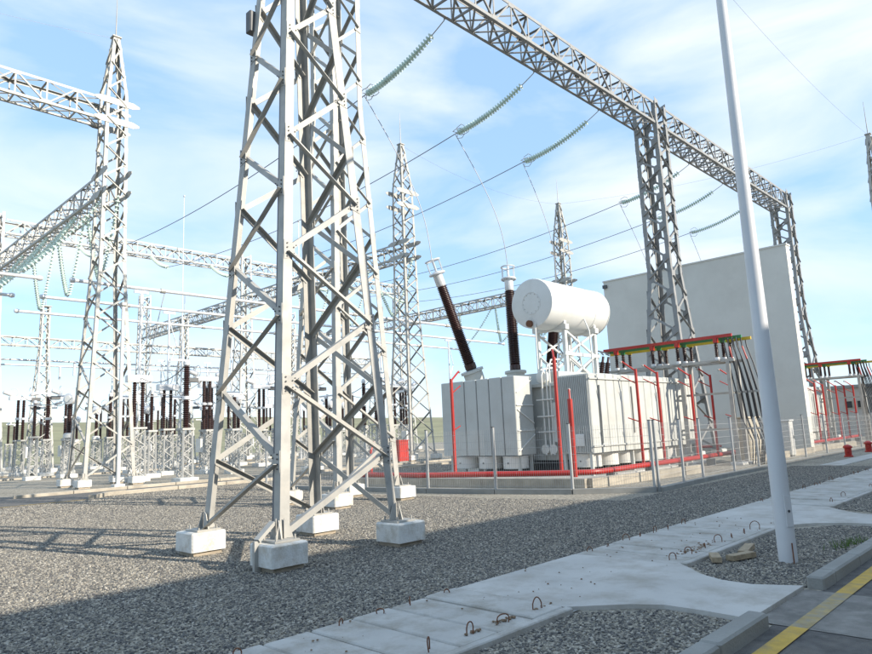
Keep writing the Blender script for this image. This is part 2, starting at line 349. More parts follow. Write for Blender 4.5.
# yard road behind the towers
sheet('yard_road', 8.6, 25.6, 110, 28.2, 0.006, G['asphalt'])
sheet('yard_road', -40, 24.3, 8.6, 29.6, 0.008, G['asphalt'])
sheet('yard_road_line', -40, 24.34, 8.3, 24.44, 0.014, G['line'])
yk = thing('yard_kerb', (12, 25.5, 0), 'low pale kerb along the near side of the yard road', 'kerb')
pts = [(8.3,24.35),(8.7,24.7),(9.1,25.2),(9.8,25.45)]
for i in range(3): MB().bar((*pts[i],.04), (*pts[i+1],.04), .16, .22).build('kerb_stone', G['kerbtan'], yk)
for i in range(22): MB().chbox(9.8+i*2.0, 25.4, -.05, 9.8+i*2.0+1.98, 25.56, .13, .015).build('kerb_stone', G['kerbtan'], yk)
yk2 = thing('yard_kerb', (12, 28.3, 0), 'low pale kerb along the far side of the yard road', 'kerb')
for i in range(24): MB().chbox(7.0+i*2.0, 28.2, -.05, 7.0+i*2.0+1.98, 28.36, .12, .015).build('kerb_stone', G['kerbtan'], yk2)
yk3 = thing('yard_trench', (12, 45, 0), 'pale concrete cable trench covers running across the switchyard', 'cable trench')
for i in range(45): MB().chbox(6+i*1.0, 46.6, -.02, 6+i*1.0+.985, 47.5, .10, .012).build('cover_slab', G['kerbtan'], yk3)

# ------------------------------------------------------------------ lattice structures
def interp(prof, z):
    for (z0, w0), (z1, w1) in zip(prof, prof[1:]):
        if z <= z1: return w0+(w1-w0)*(z-z0)/(z1-z0)
    return prof[-1][1]
CORN = [(-1,-1),(1,-1),(1,1),(-1,1)]                     # front, right, back, left legs
def tower(name, label, cx, cy, prof, levels, leg_w, br_w, detail=2, group=None, rod=2.6, plates=0.0, foot=0.56, mats=None, cat='lattice tower', footh=0.36):
    gm = mats or G['galv']; root = thing(name, (cx, cy, 0), label, cat, group)
    P = lambda c, z: Vector((cx+c[0]*interp(prof, z), cy+c[1]*interp(prof, z), z))
    zt = prof[-1][0]; zb = footh+0.03
    for c in CORN:
        m = MB(); zs = [zb]+[p[0] for p in prof if p[0] > zb]
        for z0, z1 in zip(zs, zs[1:]):
            m.ang(P(c,z0), P(c,z1), leg_w, leg_w*.11, (-c[0],0,0), (0,-c[1],0))
        m.build('leg', gm, root)
        q = P(c, 0); f = foot/2
        MB().chbox(q.x-f, q.y-f, .075, q.x+f, q.y+f, footh, .02).build('footing', G['foot'], root)
        if detail > 0:
            MB().bb(q.x-f*.82, q.y-f*.82, -.15, q.x+f*.82, q.y+f*.82, .076).build('footing_base', G['rawfoot'], root)
            e = P(c, zb); m = MB(); s = leg_w*1.25; iw = -c[0], -c[1]
            m.bb(e.x-s, e.y-s, footh+.002, e.x+s, e.y+s, footh+.028)
            for k in range(2):   # stiffener plates either side of the leg
                if k == 0: a = Vector((iw[0],0,0)); nn = Vector((0,iw[1],0))
                else: a = Vector((0,iw[1],0)); nn = Vector((iw[0],0,0))
                for sgn in (0.0, -1.0):
                    o_ = e-nn*0.012+Vector((0,0,.0)); t_ = nn*-0.012
                    tri = [o_+a*(leg_w*.35), o_+a*(leg_w*1.3), o_+a*(leg_w*.8)+V(0,0,.22), o_+a*(leg_w*.35)+V(0,0,.26)] if sgn == 0 else \
                          [o_, o_-a*(leg_w*.55), o_-a*.01+V(0,0,.24), o_+V(0,0,.24)]
                    m.add([*tri, *[x_+t_ for x_ in tri]], [(0,1,2,3),(7,6,5,4),(0,4,5,1),(1,5,6,2),(2,6,7,3),(3,7,4,0)])
            m.build('base_plate', gm, root)
            m = MB()
            for dx in (-.75,.75):
                for dy in (-.75,.75): m.cyl((e.x+dx*s, e.y+dy*s, footh), (e.x+dx*s, e.y+dy*s, footh+.085), .014, n=6)
            stuff(m.build('anchor_bolt', gm, root))
    allb = MB(); bolts = MB(); plm = MB()
    for fi in range(4):
        A, B = CORN[fi], CORN[(fi+1)%4]
        nrm = Vector(((A[0]+B[0])/2, (A[1]+B[1])/2, 0)); t = Vector((B[0]-A[0], B[1]-A[1], 0)).normalized()
        for k in range(len(levels)-1):
            z0, z1 = levels[k], levels[k+1]
            c0, c1 = (A, B) if k % 2 == 0 else (B, A)
            # the bracing runs clockwise from face to face, as on a real mast
            p0, p1 = P(c0, z0), P(c1, z1); d0 = 1 if c0 is A else -1
            ins = leg_w*.45
            p0 = p0+t*(d0*ins)-nrm*(leg_w*.12); p1 = p1-t*(d0*ins)-nrm*(leg_w*.12)
            ax = (p1-p0).normalized(); side = nrm.cross(ax)
            if side.z > 0: side = -side
            mm = allb if detail < 2 else MB()
            if k % 2 == (1,0,1,0)[fi] and detail >= 2:      # outstanding flange along the lower edge, turned outward
                o_ = side*br_w*.5+nrm*(leg_w*.13); mm.ang(p0+o_, p1+o_, br_w, max(.006, br_w*.1), -side, nrm)
            else: mm.ang(p0-side*br_w*.5, p1-side*br_w*.5, br_w, max(.006, br_w*.1), side, -nrm)
            if detail >= 2: mm.build('brace', gm, root)
            if k > 0 or detail == 0 or True:
                pz = P(c1, z1); s_ = plates or leg_w*1.15
                if interp(prof, z1) > .2 and (detail >= 1 or plates):
                    ce = pz-t*(d0*(s_*.62))+nrm*.004
                    hw = s_*.62
                    q = [ce+t*(d0*hw)+V(0,0,s_*.85), ce+t*(d0*hw)-V(0,0,s_*.85), ce-t*(d0*hw)*.7-V(0,0,s_*.55), ce-t*(d0*hw)*.7+V(0,0,s_*.55)]
                    if d0 < 0: q = q[::-1]
                    mm = plm if detail < 2 else MB()
                    mm.add([*q, *[x_+nrm*.012 for x_ in q]], [(3,2,1,0),(4,5,6,7),(0,1,5,4),(1,2,6,5),(2,3,7,6),(3,0,4,7)])
                    if detail >= 2: mm.build('gusset_plate', gm, root)
                    if detail >= 3:
                        for zz in (-.10,-.035,.035,.10):
                            o_ = pz-t*(d0*.055)+nrm*.016+V(0,0,zz); bolts.cyl(o_, o_+nrm*.016, .0125, n=6)
                        for (du, dz) in ((.17,-.05),(.21,-.085),(.17,.05),(.21,.085)):
                            o_ = pz-t*(d0*du)+nrm*.016+V(0,0,dz); bolts.cyl(o_, o_+nrm*.014, .0115, n=6)
    if detail < 2: stuff(allb.build('bracing', gm, root))
    if plm.v: stuff(plm.build('gusset_plates', gm, root))
    if bolts.v: stuff(bolts.build('bolts', G['dark'], root))
    w = interp(prof, zt)
    if w < .3:
        MB().bb(cx-w-.06, cy-w-.06, zt+.002, cx+w+.06, cy+w+.06, zt+.06).build('cap_plate', gm, root)
        if rod: MB().cyl((cx,cy,zt+.05), (cx,cy,zt+rod), .035, .012, 6).build('lightning_rod', gm, root)
    return root
def mklevels(z0, step, zt, shrink=1.0, smin=.5):
    l = [z0]
    while l[-1]+step*1.2 < zt: l.append(l[-1]+step); step = max(smin, step*shrink)
    l.append(zt-.05); return l
LV = [.42,1.40,2.48,3.52,4.51,5.54,6.45,7.44,8.31]
while LV[-1] < 21: LV.append(LV[-1]+(.86 if LV[-1] < 12 else .72))
LV = [z for z in LV if z < 21.6]+[21.8]
mast_prof = [(0,1.10),(9.4,.48),(12,.40),(17.5,.38),(22,.14)]
m1 = tower('lightning_mast', 'tall bolted lattice mast on white footings standing nearest the pavement slabs', 6.22, 9.12, mast_prof, LV, .155, .085, 3, cat='lattice mast')
# floodlight and conduit on the mast
MB().chbox(5.62, 9.62, 8.8, 5.84, 9.78, 9.2, .02).build('floodlight', G['dark'], m1)
MB().bar((4.835,8.10,0),(4.835,8.10,.40),.05,.10,ref=(1,0,0)).build('cable_trunking', G['galv'], m1); MB().bar((4.835,8.10,.40),(5.10,8.14,.60),.10,.05).build('cable_trunking', G['galv'], m1)
MB().tube([(5.13,8.20,.4)]+[(5.13+.066*z*1.02,8.21+.066*z,z) for z in (1,2,4,6,8,9.4)], .013, 5).build('earthing_cable', G['wire'], m1)
m2 = dup(m1, (56.1, 9.1, 0), 'distant lattice mast rising beyond the second transformer'); 

col_prof = [(0,1.05),(11.0,.52),(17.9,.52)]
tower('gantry_column', 'stout lattice gantry column standing just behind the tall mast', 11.2, 14.4, col_prof, mklevels(.45,1.2,17.85,.97,.8), .16, .085, 2, cat='gantry column')
colm = tower('gantry_column', 'grey lattice gantry column between transformer and fire wall', 31.55, 14.4, [(0,1.25),(9.0,.62),(17.9,.62)], mklevels(.45,1.2,17.85,.96,.72), .20, .10, 2, plates=.36, cat='gantry column', mats=G['zinc'])
dup(colm, (52.0, 14.4, 0), 'grey lattice gantry column behind the end of the fire wall')

def beam(name, label, axis, a0, a1, c, z0, w, hgt, npan, cw, bw, detail, group=None, gm=None, xlace=True, plate=True):
    gm = gm or G['galv']
    mid = (a0+a1)/2
    P = (lambda u, v, z: V(u, c+v, z)) if axis == 'X' else (lambda u, v, z: V(c+v, u, z))
    root = thing(name, P(mid, 0, z0), label, 'lattice beam', group)
    A = V(1,0,0) if axis == 'X' else V(0,1,0); S = V(0,1,0) if axis == 'X' else V(1,0,0)
    for sv in (-1,1):
        for sz in (0,1):
            m = MB(); m.ang(P(a0,sv*w/2,z0+sz*hgt), P(a1,sv*w/2,z0+sz*hgt), cw, cw*.12, S*(-sv), V(0,0,1-2*sz)); m.build('chord', gm, root)
    lone = MB(); lp = MB()
    def br(p, q, nrm, nm='brace', ww=bw):
        m = lone if detail < 2 else MB()
        ax = (q-p).normalized(); side = nrm.cross(ax)
        m.ang(p-side*ww/2, q-side*ww/2, ww, max(.006,ww*.1), side, -nrm)
        if detail >= 2: m.build(nm, gm, root)
    st = (a1-a0)/npan; e = cw*.4
    for k in range(npan+1):
        u = a0+k*st
        for sv in (-1,1):
            n = S*sv; o_ = sv*(w/2-.012)
            if 0 < k < npan: br(P(u,o_,z0+e), P(u,o_,z0+hgt-e), n, 'post')
            if k < npan:
                if k % 2 == 0: br(P(u+.04,o_,z0+e), P(u+st-.04,o_,z0+hgt-e), n)
                else: br(P(u+.04,o_,z0+hgt-e), P(u+st-.04,o_,z0+e), n)
            if plate and 0 < k < npan:
                m = lp; s_ = cw*1.5; zz = z0+hgt-s_*.55 if k % 2 else z0+s_*.55
                p = P(u, sv*(w/2+.006), zz); q = [p-A*s_*.9-V(0,0,s_*.5), p+A*s_*.9-V(0,0,s_*.5), p+A*s_*.6+V(0,0,s_*.5), p-A*s_*.6+V(0,0,s_*.5)]
                m.add([*q, *[x_-n*.012 for x_ in q]], [(0,1,2,3),(7,6,5,4),(0,4,5,1),(1,5,6,2),(2,6,7,3),(3,7,4,0)])
        if k < npan:
            for zz, n in ((z0+.012, V(0,0,-1)), (z0+hgt-.012, V(0,0,1))):
                a, b = P(u, -w/2+e, zz), P(u+st, w/2-e, zz); c_, d = P(u, w/2-e, zz), P(u+st, -w/2+e, zz)
                if zz < z0+.1 and xlace: br(a, b, n); br(c_+n*-.02, d+n*-.02, n)
                elif k % 2 == 0: br(a, b, n)
                else: br(c_, d, n)
                if 0 < k: br(P(u,-w/2+e,zz-n.z*.04), P(u,w/2-e,zz-n.z*.04), n, 'crosspiece')
    if lone.v: stuff(lone.build('bracing', gm, root))
    if lp.v: stuff(lp.build('gusset_plates', gm, root))
    return root
beam('gantry_beam', 'long grey lattice beam passing high over the nearer transformer', 'X', 11.8, 30.85, 14.4, 16.65, 1.2, 1.2, 18, .13, .07, 2, gm=G['zinc'])
beam('gantry_beam', 'grey lattice beam above the fire wall with three insulator strings', 'X', 32.25, 51.3, 14.4, 16.65, 1.2, 1.2, 18, .13, .07, 2, gm=G['zinc'])

tw = [(0,1.12),(10,.60),(18.6,.50),(21.8,.15)]
tl = mklevels(.45,1.35,21.7,.95,.75)
t_l = tower('gantry_tower', 'pale lattice tower with spire by the yard road carrying two beams', 11.4, 32.3, tw, tl, .15, .08, 2, rod=2.4)
t_3 = dup(t_l, (30.7, 32.3, 0), 'pale lattice tower with spire behind the grey radiator bank')
t_4 = dup(t_l, (50.2, 32.3, 0), 'lattice spire rising behind the white conservator drum')
tf = tower('gantry_tower', 'far lattice tower where two switchyard beams cross', 30.9, 54, [(0,1.12),(10,.6),(18.6,.5)], mklevels(.45,1.4,18.5,.95,.8), .15, .08, 1, mats=G['galvfar'])
dup(tf, (50.2, 54, 0), 'far lattice tower behind the tower with the spire')
dup(tf, (11.3, 54, 0), 'far lattice tower at the end of the cross beam, next the field')

def stubs(root, x, y, z, axis):
    # pointed end plates where a beam is bolted through a tower
    A = V(1,0,0) if axis == 'X' else V(0,1,0); S = V(0,1,0) if axis == 'X' else V(1,0,0)
    for zz in (z, z+1.0):
        for sv in (-.55,.55):
            m = MB(); c = V(x,y,zz)+S*sv; q = [c-A*1.05-V(0,0,.05), c-A*.75-V(0,0,.16), c+A*.75-V(0,0,.16), c+A*1.05-V(0,0,.05), c+A*1.05+V(0,0,.05), c+A*.75+V(0,0,.16), c-A*.75+V(0,0,.16), c-A*1.05+V(0,0,.05)]
            m.add([*q, *[p+S*.02 for p in q]], [tuple(range(8)), tuple(range(15,7,-1))]+[(i, 8+i, 8+(i+1)%8, (i+1)%8) for i in range(8)])
            m.build('end_plate', G['galv'], root)
for t_, x, y in ((t_l,11.4,32.3),(t_3,30.7,32.3),(t_4,50.2,32.3)):
    ORG[t_.name] = Vector((x,y,0)); stubs(t_, x, y, 17.2, 'X'); stubs(t_, x, y, 13.6, 'Y')
beam('gantry_beam', 'white lattice beam joining the upper part of the spired tower by the road', 'X', -9.2, 10.85, 32.3, 17.1, 1.05, 1.15, 16, .12, .065, 2)
for nm, x, d in (('lattice beam running back from the spired tower by the road', 11.4, 2), ('lattice beam running back from the tower behind the radiators', 30.7, 1), ('lattice beam running back from the spire behind the conservator', 50.2, 1)):
    beam('gantry_beam', nm, 'Y', 32.85, 53.4, x, 13.5, 1.05, 1.1, 20, .12, .06, d)
for nm, x0, x1 in (('far cross beam between the first two far towers, white gussets showing', 11.9, 30.3), ('far cross beam behind the radiators between the last far towers', 31.5, 49.6), ('far cross beam ending out over the left of the field road', -8, 10.7)):
    beam('gantry_beam', nm, 'X', x0, x1, 54, 17.0, 1.05, 1.1, 16, .12, .065, 1, gm=G['galvfar'])
for nm, x in (('far lattice beam running on past the tower where beams cross', 30.8), ('far lattice beam running on past the last far tower', 50.2)):
    beam('gantry_beam', nm, 'Y', 54.6, 75.0, x, 13.5, 1.05, 1.1, 20, .12, .06, 1, gm=G['galvfar'])
dup(tf, (30.8, 75.6, 0), 'farthest lattice tower, ending a beam over the field side'); dup(tf, (50.2, 75.6, 0), 'farthest lattice tower, behind the transformer bushings')
# lower busbar portal at the back
pc = tower('portal_column', 'slim lattice column carrying the low white portal beam', 15.3, 55.8, [(0,.85),(9.4,.30),(12.4,.28)], mklevels(.4,.95,12.3,.96,.6), .11, .06, 1, group='columns of the low portal', mats=G['galvfar'], foot=.8)
for x in (26.2, 37.1, 48.0): dup(pc, (x, 55.8, 0))
for i, (x0, x1) in enumerate(((4.6,15.0),(15.6,25.9),(26.5,36.8),(37.4,47.7))):
    beam('portal_beam', 'low white lattice portal beam at the back of the switchyard', 'X', x0, x1, 55.8, 9.3, .6, .7, 12, .09, .05, 1, group='beams of the low portal', gm=G['galvfar'], xlace=False)

# ------------------------------------------------------------------ insulator strings and conductors
def disc_string(label, a, b, sag, group=None, nd=34, r=.15, ring=True, name='insulator_string', lead=.0):
    root = thing(name, a, label, 'insulator', group)
    pts = catenary(a, b, sag, nd*2); m = MB(); h = MB()
    Lq = (Vector(b)-Vector(a)).length; s0 = max(1, int(nd*2*lead))
    for k in range(s0, nd*2-2, 2):
        t = (pts[k+1]-pts[k]).normalized(); p = pts[k]; dd = (pts[k+2]-pts[k]).length
        m.lathe([(.04,-.02),(.06,.0),(r,.035),(r*.96,.05),(.05,.065),(.04,dd*.9)], p, t, 9)
    m.build('glass_discs', G['glass'], root, smooth=True)
    h.tube(pts[:s0+1], .02, 5); h.tube(pts[-3:], .03, 6); h.bar(pts[0]+V(0,0,.02), pts[0]+V(0,0,.14), .05)
    h.build('end_fitting', G['galv'], root)
    if ring:
        t = (pts[-1]-pts[-4]).normalized(); g_ = MB(); c = pts[-3]; s = t.cross(V(0,0,1)).normalized(); n = s.cross(t)
        for sv in (-1,1):
            g_.tube([c, c+s*sv*.28+t*.05, c+s*sv*.34-t*.2, c+s*sv*.30-t*.42, c+s*sv*.12-t*.46+n*.1*sv], .016, 5)
            g_.tube([c, c+n*sv*.26+t*.05, c+n*sv*.34-t*.25, c+n*sv*.2-t*.42], .016, 5)
        g_.build('arcing_horn', G['galv'], root)
    return root
def wire(label, pts, r=.016, cat='conductor', group=None, name='conductor', n=5):
    return tag(MB().tube(pts, r, n).build(name, G['wire'], org=pts[0]), label, cat, group)
PH1 = [16.7, 22.2, 27.4]; PH2 = [37.5, 42.5, 47.8]
DROP = {}
for grp, xs, w in ((1, PH1, 'the nearer transformer'), (2, PH2, 'the fire wall')):
    for i, x in enumerate(xs):
        pos = ('first', 'middle', 'last')[i]
        disc_string(f'{pos} glass insulator string from the mast on the beam above {w}', (x,15.0,16.6), (x,19.6,15.5), .28, lead=.16)
        wire(f'overhead conductor from the {pos} glass string above {w}', catenary((x,19.6,15.5), (x,50.2,15.4), .9, 30), .022)
        disc_string('glass string ending an overhead conductor at the far cross beam', (x if not 30<x<32 else x,53.45,16.95), (x,50.2,15.4), .2, group='far strings on the cross beam', nd=18, ring=False)
        DROP[(grp,i)] = V(x,19.6,15.45)
# earth wires between the spires
def ew(label, a, b, s): wire(label, catenary(a, b, s, 20), .006, 'earth wire', name='earth_wire')
ew('thin earth wire slung from the spire by the yard road off past the white beam', (11.4,32.3,21.8), (-8,32.3,20.8), .8)
ew('thin earth wire between the spire behind the radiators and the spire behind the conservator', (30.7,32.3,21.8), (50.2,32.3,21.8), .9)
ew('thin earth wire from the spire behind the conservator to the distant right-hand mast', (50.2,32.3,21.8), (56.1,9.1,22.0), .7)
ew('thin earth wire reaching from the distant mast over the pavement and lamp post', (56.1,9.1,22.0), (6.22,9.12,22.0), 1.5)

# ------------------------------------------------------------------ tubular buses on V strings
BY = [33.6, 38.2, 42.9]; BZ = 9.55
for i, y in enumerate(BY):
    nm = ('nearest the yard road', 'in the middle of three', 'farthest from the yard road')[i]
    t = thing('tubular_bus', (20, y, BZ), f'long white tubular busbar hung under the beams, {nm}', 'busbar')
    MB().cyl((10.3,y,BZ), (48.5,y,BZ), .085, n=10).build('tube', G['alu'], t, smooth=True)
    for x in (10.3, 48.5): MB().lathe([(.02,-.15),(.10,-.12),(.14,0),(.10,.12),(.02,.15)], (x,y,BZ), (1,0,0), 10).build('end_ball', G['alu'], t, smooth=True)
    for x in (14.6, 21.5, 27.2, 36, 42): MB().cyl((x-.12,y,BZ), (x+.12,y,BZ), .125, n=10).build('clamp', G['galv'], t)
    t = thing('tubular_bus', (0, y, BZ), f'short tubular busbar end pointing away from the spired tower, {nm}', 'busbar')
    MB().cyl((-9,y+.4,BZ), (9.0,y+.4,BZ), .085, n=10).build('tube', G['alu'], t, smooth=True)
    MB().lathe([(.02,-.15),(.10,-.12),(.14,0),(.10,.12),(.02,.15)], (9.0,y+.4,BZ), (1,0,0), 10).build('end_ball', G['alu'], t, smooth=True)
    for x, bx, w, yy in ((11.5,11.5,'the beam by the road',y), (30.7,30.7,'the beam behind the radiators',y), (8.2,11.1,'the beam by the road',y+.4), (50.0,50.2,'the beam behind the conservator',y)):
        for s in (-1,1):
            if x == 50.0: xx = 48.2
            else: xx = x
            disc_string(f'V string from {w} to the {"short " if x == 8.2 else ""}busbar {("nearest the road","between two others","farthest from the road")[i]}', (bx, yy+s*2.1, 13.5), (xx, yy+s*.06, BZ+.15), .30, group=f'V strings under {w}, {nm}, {x}', nd=24, r=.125, ring=False)
for i, y in enumerate((57.5, 61.0)):
    t = thing('tubular_bus', (20, y, 8.4), f'low tubular busbar behind the portal, {("in front","behind")[i]} of its pair', 'busbar')
    MB().cyl((2,y,8.5), (50,y,8.5), .075, n=8).build('tube', G['alu'], t, smooth=True)
    for x in (8,18,28,38): MB().cyl((x,y,7.4), (x,y,8.5), .09, n=8).build('post', G['alu'], t)

# ------------------------------------------------------------------ switchyard apparatus
def sheds(L_, r, core, n, taper=0):
    p = []
    for k in range(n):
        z = L_*k/n; d = L_/n; q = 1-taper*k/n
        p += [(core*q, z), (r*q, z+d*.45), (core*q, z+d*.62)]
    return p+[(core*(1-taper), L_)]
def pedestal(root, hw, z, x=0, y=0, foot=True, gm=None):
    o = ORG[root.name]; m = MB()
    for c in CORN: m.bar((o.x+x+c[0]*hw, o.y+y+c[1]*hw, .2), (o.x+x+c[0]*hw*.85, o.y+y+c[1]*hw*.85, z), .07)
    n = 6
    for f in range(4):
        A, B = CORN[f], CORN[(f+1)%4]
        for k in range(n):
            z0, z1 = .25+(z-.3)*k/n, .25+(z-.3)*(k+1)/n; a, b = (A, B) if k % 2 else (B, A)
            m.bar((o.x+x+a[0]*hw*.95, o.y+y+a[1]*hw*.95, z0), (o.x+x+b[0]*hw*.95, o.y+y+b[1]*hw*.95, z1), .035)
    m.bb(o.x+x-hw-.05, o.y+y-hw-.05, z, o.x+x+hw+.05, o.y+y+hw+.05, z+.1)
    m.build('pedestal', gm or G['galvfar'], root)
    if foot: MB().chbox(o.x+x-hw-.2, o.y+y-hw-.2, -.05, o.x+x+hw+.2, o.y+y+hw+.2, .22, .02).build('footing', G['foot'], root)
def ins(root, x, y, z, L_, r=.16, n=22, name='insulator', ax=(0,0,1)):
    o = ORG[root.name]; q = (o.x+x, o.y+y, z)
    MB().lathe(sheds(L_, r, r*.68, n), q, ax, 9).build(name, G['brownfar'], root, smooth=False)
def cap(root, x, y, z, r, hgt, name='cap', m='alu'):
    o = ORG[root.name]; MB().lathe([(r*.6,0),(r,hgt*.2),(r,hgt*.8),(r*.6,hgt)], (o.x+x,o.y+y,z), (0,0,1), 10).build(name, G[m], root, smooth=True)
def ringp(root, x, y, z, Rr, ax=(1,0,0), nm='corona_ring'):
    o = ORG[root.name]; MB().torus((o.x+x,o.y+y,z), ax, Rr, .022, 16, 5).build(nm, G['alu'], root, smooth=True)
def breaker():
    t = thing('circuit_breaker', (0,0,0), 'x', 'circuit breaker'); pedestal(t, .27, 2.35)
    MB().chbox(-.5, -.3, 1.2, -.34, .3, 1.95, .02).build('control_box', G['white'], t)
    for s in (-.17,.17): ins(t, s, 0, 2.45, 1.35, .125, 14); cap(t, s, 0, 3.8, .15, .18, 'flange'); ins(t, s, 0, 3.98, 1.2, .12, 13)
    MB().chbox(-.75,-.16,5.2,.75,.16,5.45,.05).build('interrupter_head', G['alu'], t)
    for s in (-1,1): MB().lathe([(.10,0),(.14,.05),(.14,.55),(.10,.6)], (s*.55,0,5.55), (s*.8,0,.3), 9).build('interrupter', G['alu'], t, smooth=True)
    MB().bb(-1.15,-.2,5.12,-.6,.2,5.36).build('capacitor', G['dark'], t)
    ringp(t, -.55, 0, 5.75, .33); ringp(t, .5, .1, 5.72, .28, (.5,1,0)); return t
def ct():
    t = thing('current_transformer', (0,0,0), 'x', 'current transformer'); pedestal(t, .28, 2.2); cap(t, 0, 0, 2.3, .3, .35, 'tank', 'white')
    ins(t, 0, 0, 2.65, 1.75, .16, 18)
    MB().lathe([(.1,-.2),(.34,-.17),(.36,0),(.34,.17),(.1,.2)], (0,0,4.7), (.6,-.8,0), 14).build('round_head', G['alu'], t, smooth=True)
    MB().lathe([(.02,-.235),(.2,-.23),(.2,.23),(.02,.235)], (0,0,4.7), (.6,-.8,0), 14).build('head_cover', G['white'], t, smooth=True)
    MB().cyl((-.6,0,4.75),(.6,0,4.75),.03,n=6).build('terminal', G['alu'], t); return t
def post(h1=2.3, r=.165, L_=2.7):
    t = thing('post_insulator', (0,0,0), 'x', 'post insulator'); pedestal(t, .24, h1)
    ins(t, 0, 0, h1+.1, L_*.46, r, 13); cap(t, 0, 0, h1+.1+L_*.46, r*.95, .2, 'flange'); ins(t, 0, 0, h1+.3+L_*.46, L_*.5, r*.95, 14)
    z = h1+.3+L_*.96; cap(t, 0, 0, z, r*.9, .25); MB().bb(-.1,-.05,z+.22,.8,.05,z+.3).build('terminal_arm', G['alu'], t); return t
def arrester():
    t = thing('surge_arrester', (0,0,0), 'x', 'surge arrester'); pedestal(t, .2, 2.4); ins(t, 0, 0, 2.5, 1.9, .11, 22); cap(t, 0, 0, 4.4, .1, .2); ringp(t, 0, 0, 4.3, .34, (0,0,1), 'grading_ring'); return t
def panto():
    t = thing('pantograph_disconnector', (0,0,0), 'x', 'disconnector'); pedestal(t, .28, 2.5)
    for s in (-.2,.2): ins(t, s, 0, 2.6, 2.2, .11, 20)
    MB().chbox(-.6,-.22,4.8,.6,.22,5.15,.04).build('gear_head', G['alu'], t)
    m = MB(); m.cyl((0,0,5.1),(0,0,9.35),.055,n=7); m.cyl((0,0,6.2),(.5,0,7.4),.03,n=6); m.cyl((.5,0,7.4),(0,0,9.0),.03,n=6); m.build('pantograph_arm', G['alu'], t, smooth=True)
    MB().bb(-.35,-.05,9.3,.35,.05,9.42).build('contact', G['alu'], t); ringp(t, .1, 0, 5.5, .36); return t
def slim():
    t = thing('bus_support', (0,0,0), 'x', 'post insulator'); pedestal(t, .2, 2.3)
    ins(t, 0, 0, 2.4, 1.7, .12, 17); cap(t, 0, 0, 4.1, .12, .18); MB().cyl((-.7,0,4.3),(.7,0,4.3),.05,n=7).build('bus_stub', G['alu'], t); return t
KIND = {'A': (breaker, 'brown twin-column circuit breaker with ringed head'), 'B': (ct, 'brown current transformer with round pale head'),
        'C': (post, 'thick two-part brown post insulator'), 'D': (panto, 'disconnector with pantograph arm raised to a busbar'),
        'E': (arrester, 'slim brown surge arrester with grading ring'), 'F': (slim, 'short brown bus support insulator')}
PLACE = {'road': 'close beside the yard road', 'bus': 'under the tubular busbars', 'mid': 'between the busbars and the low portal', 'back': 'behind the low portal', 'far': 'at the back of the yard by the field', 'rad': 'seen past the radiator bank'}
EQ = [('C',13.9,29.3,'road'),('C',21.5,30.4,'road'),('C',26.3,30.6,'road'),('C',29.0,35.0,'bus'),('E',15.3,36.3,'bus'),('A',18.4,36.2,'bus'),
      ('D',13.5,33.6,'bus'),('D',17.0,38.2,'bus'),('D',23.6,42.9,'bus'),('A',20.8,40.6,'bus'),('A',24.6,40.6,'bus'),('A',28.6,40.4,'bus'),('F',18.8,33.8,'bus'),('F',22.5,35.4,'bus'),('F',25.6,34.6,'bus'),
      ('E',24.2,37.5,'bus'),('E',26.8,37.5,'bus'),('B',13.8,44.6,'mid'),('B',17.6,44.4,'mid'),('B',21.2,44.6,'mid'),('B',25.0,44.4,'mid'),('C',28.6,45,'mid'),('E',11.9,44.5,'mid'),
      ('C',14.2,50.2,'mid'),('A',15.9,51.6,'mid'),('A',13.4,53.4,'mid'),('A',19.8,51.6,'mid'),('A',23.4,51.6,'mid'),('C',18,49.6,'mid'),('C',21.8,49.8,'mid'),('C',25.6,50,'mid'),('E',28.4,50.5,'mid'),
      ('B',20.2,58.6,'back'),('B',24.2,58.4,'back'),('B',28.2,58.8,'back'),('B',32.2,58.8,'back'),('F',16.4,59.5,'back'),('D',22.2,61,'back'),('D',26.5,61,'back'),('D',31.0,61,'back'),('D',35.6,57.5,'back'),
      ('A',18.2,64.5,'back'),('A',22.6,65,'back'),('A',27,65,'back'),('A',32.5,64.5,'back'),('A',37.5,64.5,'back'),('E',20.5,67,'back'),('E',25,67.5,'back'),('E',30,67.5,'back'),
      ('F',17.4,73,'far'),('F',18.6,76,'far'),('B',20.6,77,'far'),('B',24.6,77,'far'),('B',28.6,77,'far'),('F',22.8,74,'far'),('F',26.6,74,'far'),('F',31,74,'far'),('B',34.5,77,'far'),('F',36,72,'far'),('B',40,77,'far'),('C',44,76,'far'),
      ('A',33.6,37.2,'rad'),('A',36.4,38.6,'rad'),('A',38.6,41.6,'rad'),('C',34.8,42,'rad'),('C',36.8,46,'rad'),('B',37.4,50,'rad'),('B',40.4,52,'rad'),('D',41,38.2,'rad'),('D',37.5,42.9,'rad'),('C',42.5,46,'rad'),('E',40,48.5,'rad'),('A',43.5,58.5,'rad'),('F',34.4,49.8,'rad')]
proto = {}
for k, x, y, pl in EQ:
    f, lb = KIND[k]; label = f'{lb}, {PLACE[pl]}'; grp = f'{f.__name__.replace("ct","current transformer").replace("panto","disconnector").replace("slim","bus support").replace("post","post insulator")}s {PLACE[pl]}'
    if k not in proto: proto[k] = f(); o = proto[k]
    else: o = copy_tree(proto[k])
    if k == 'D' and y in BY: label = f'disconnector with pantograph arm raised to the busbar {("nearest the yard road","in the middle of three","farthest from the yard road")[BY.index(y)]}'+(', past the radiators' if pl == 'rad' else '')
    o.location = (x, y, 0); o['label'] = label; o['group'] = grp; o.rotation_euler.z = R(random.choice((0,0,90,180)))+R(random.uniform(-3,3)) if k not in 'D' else 0
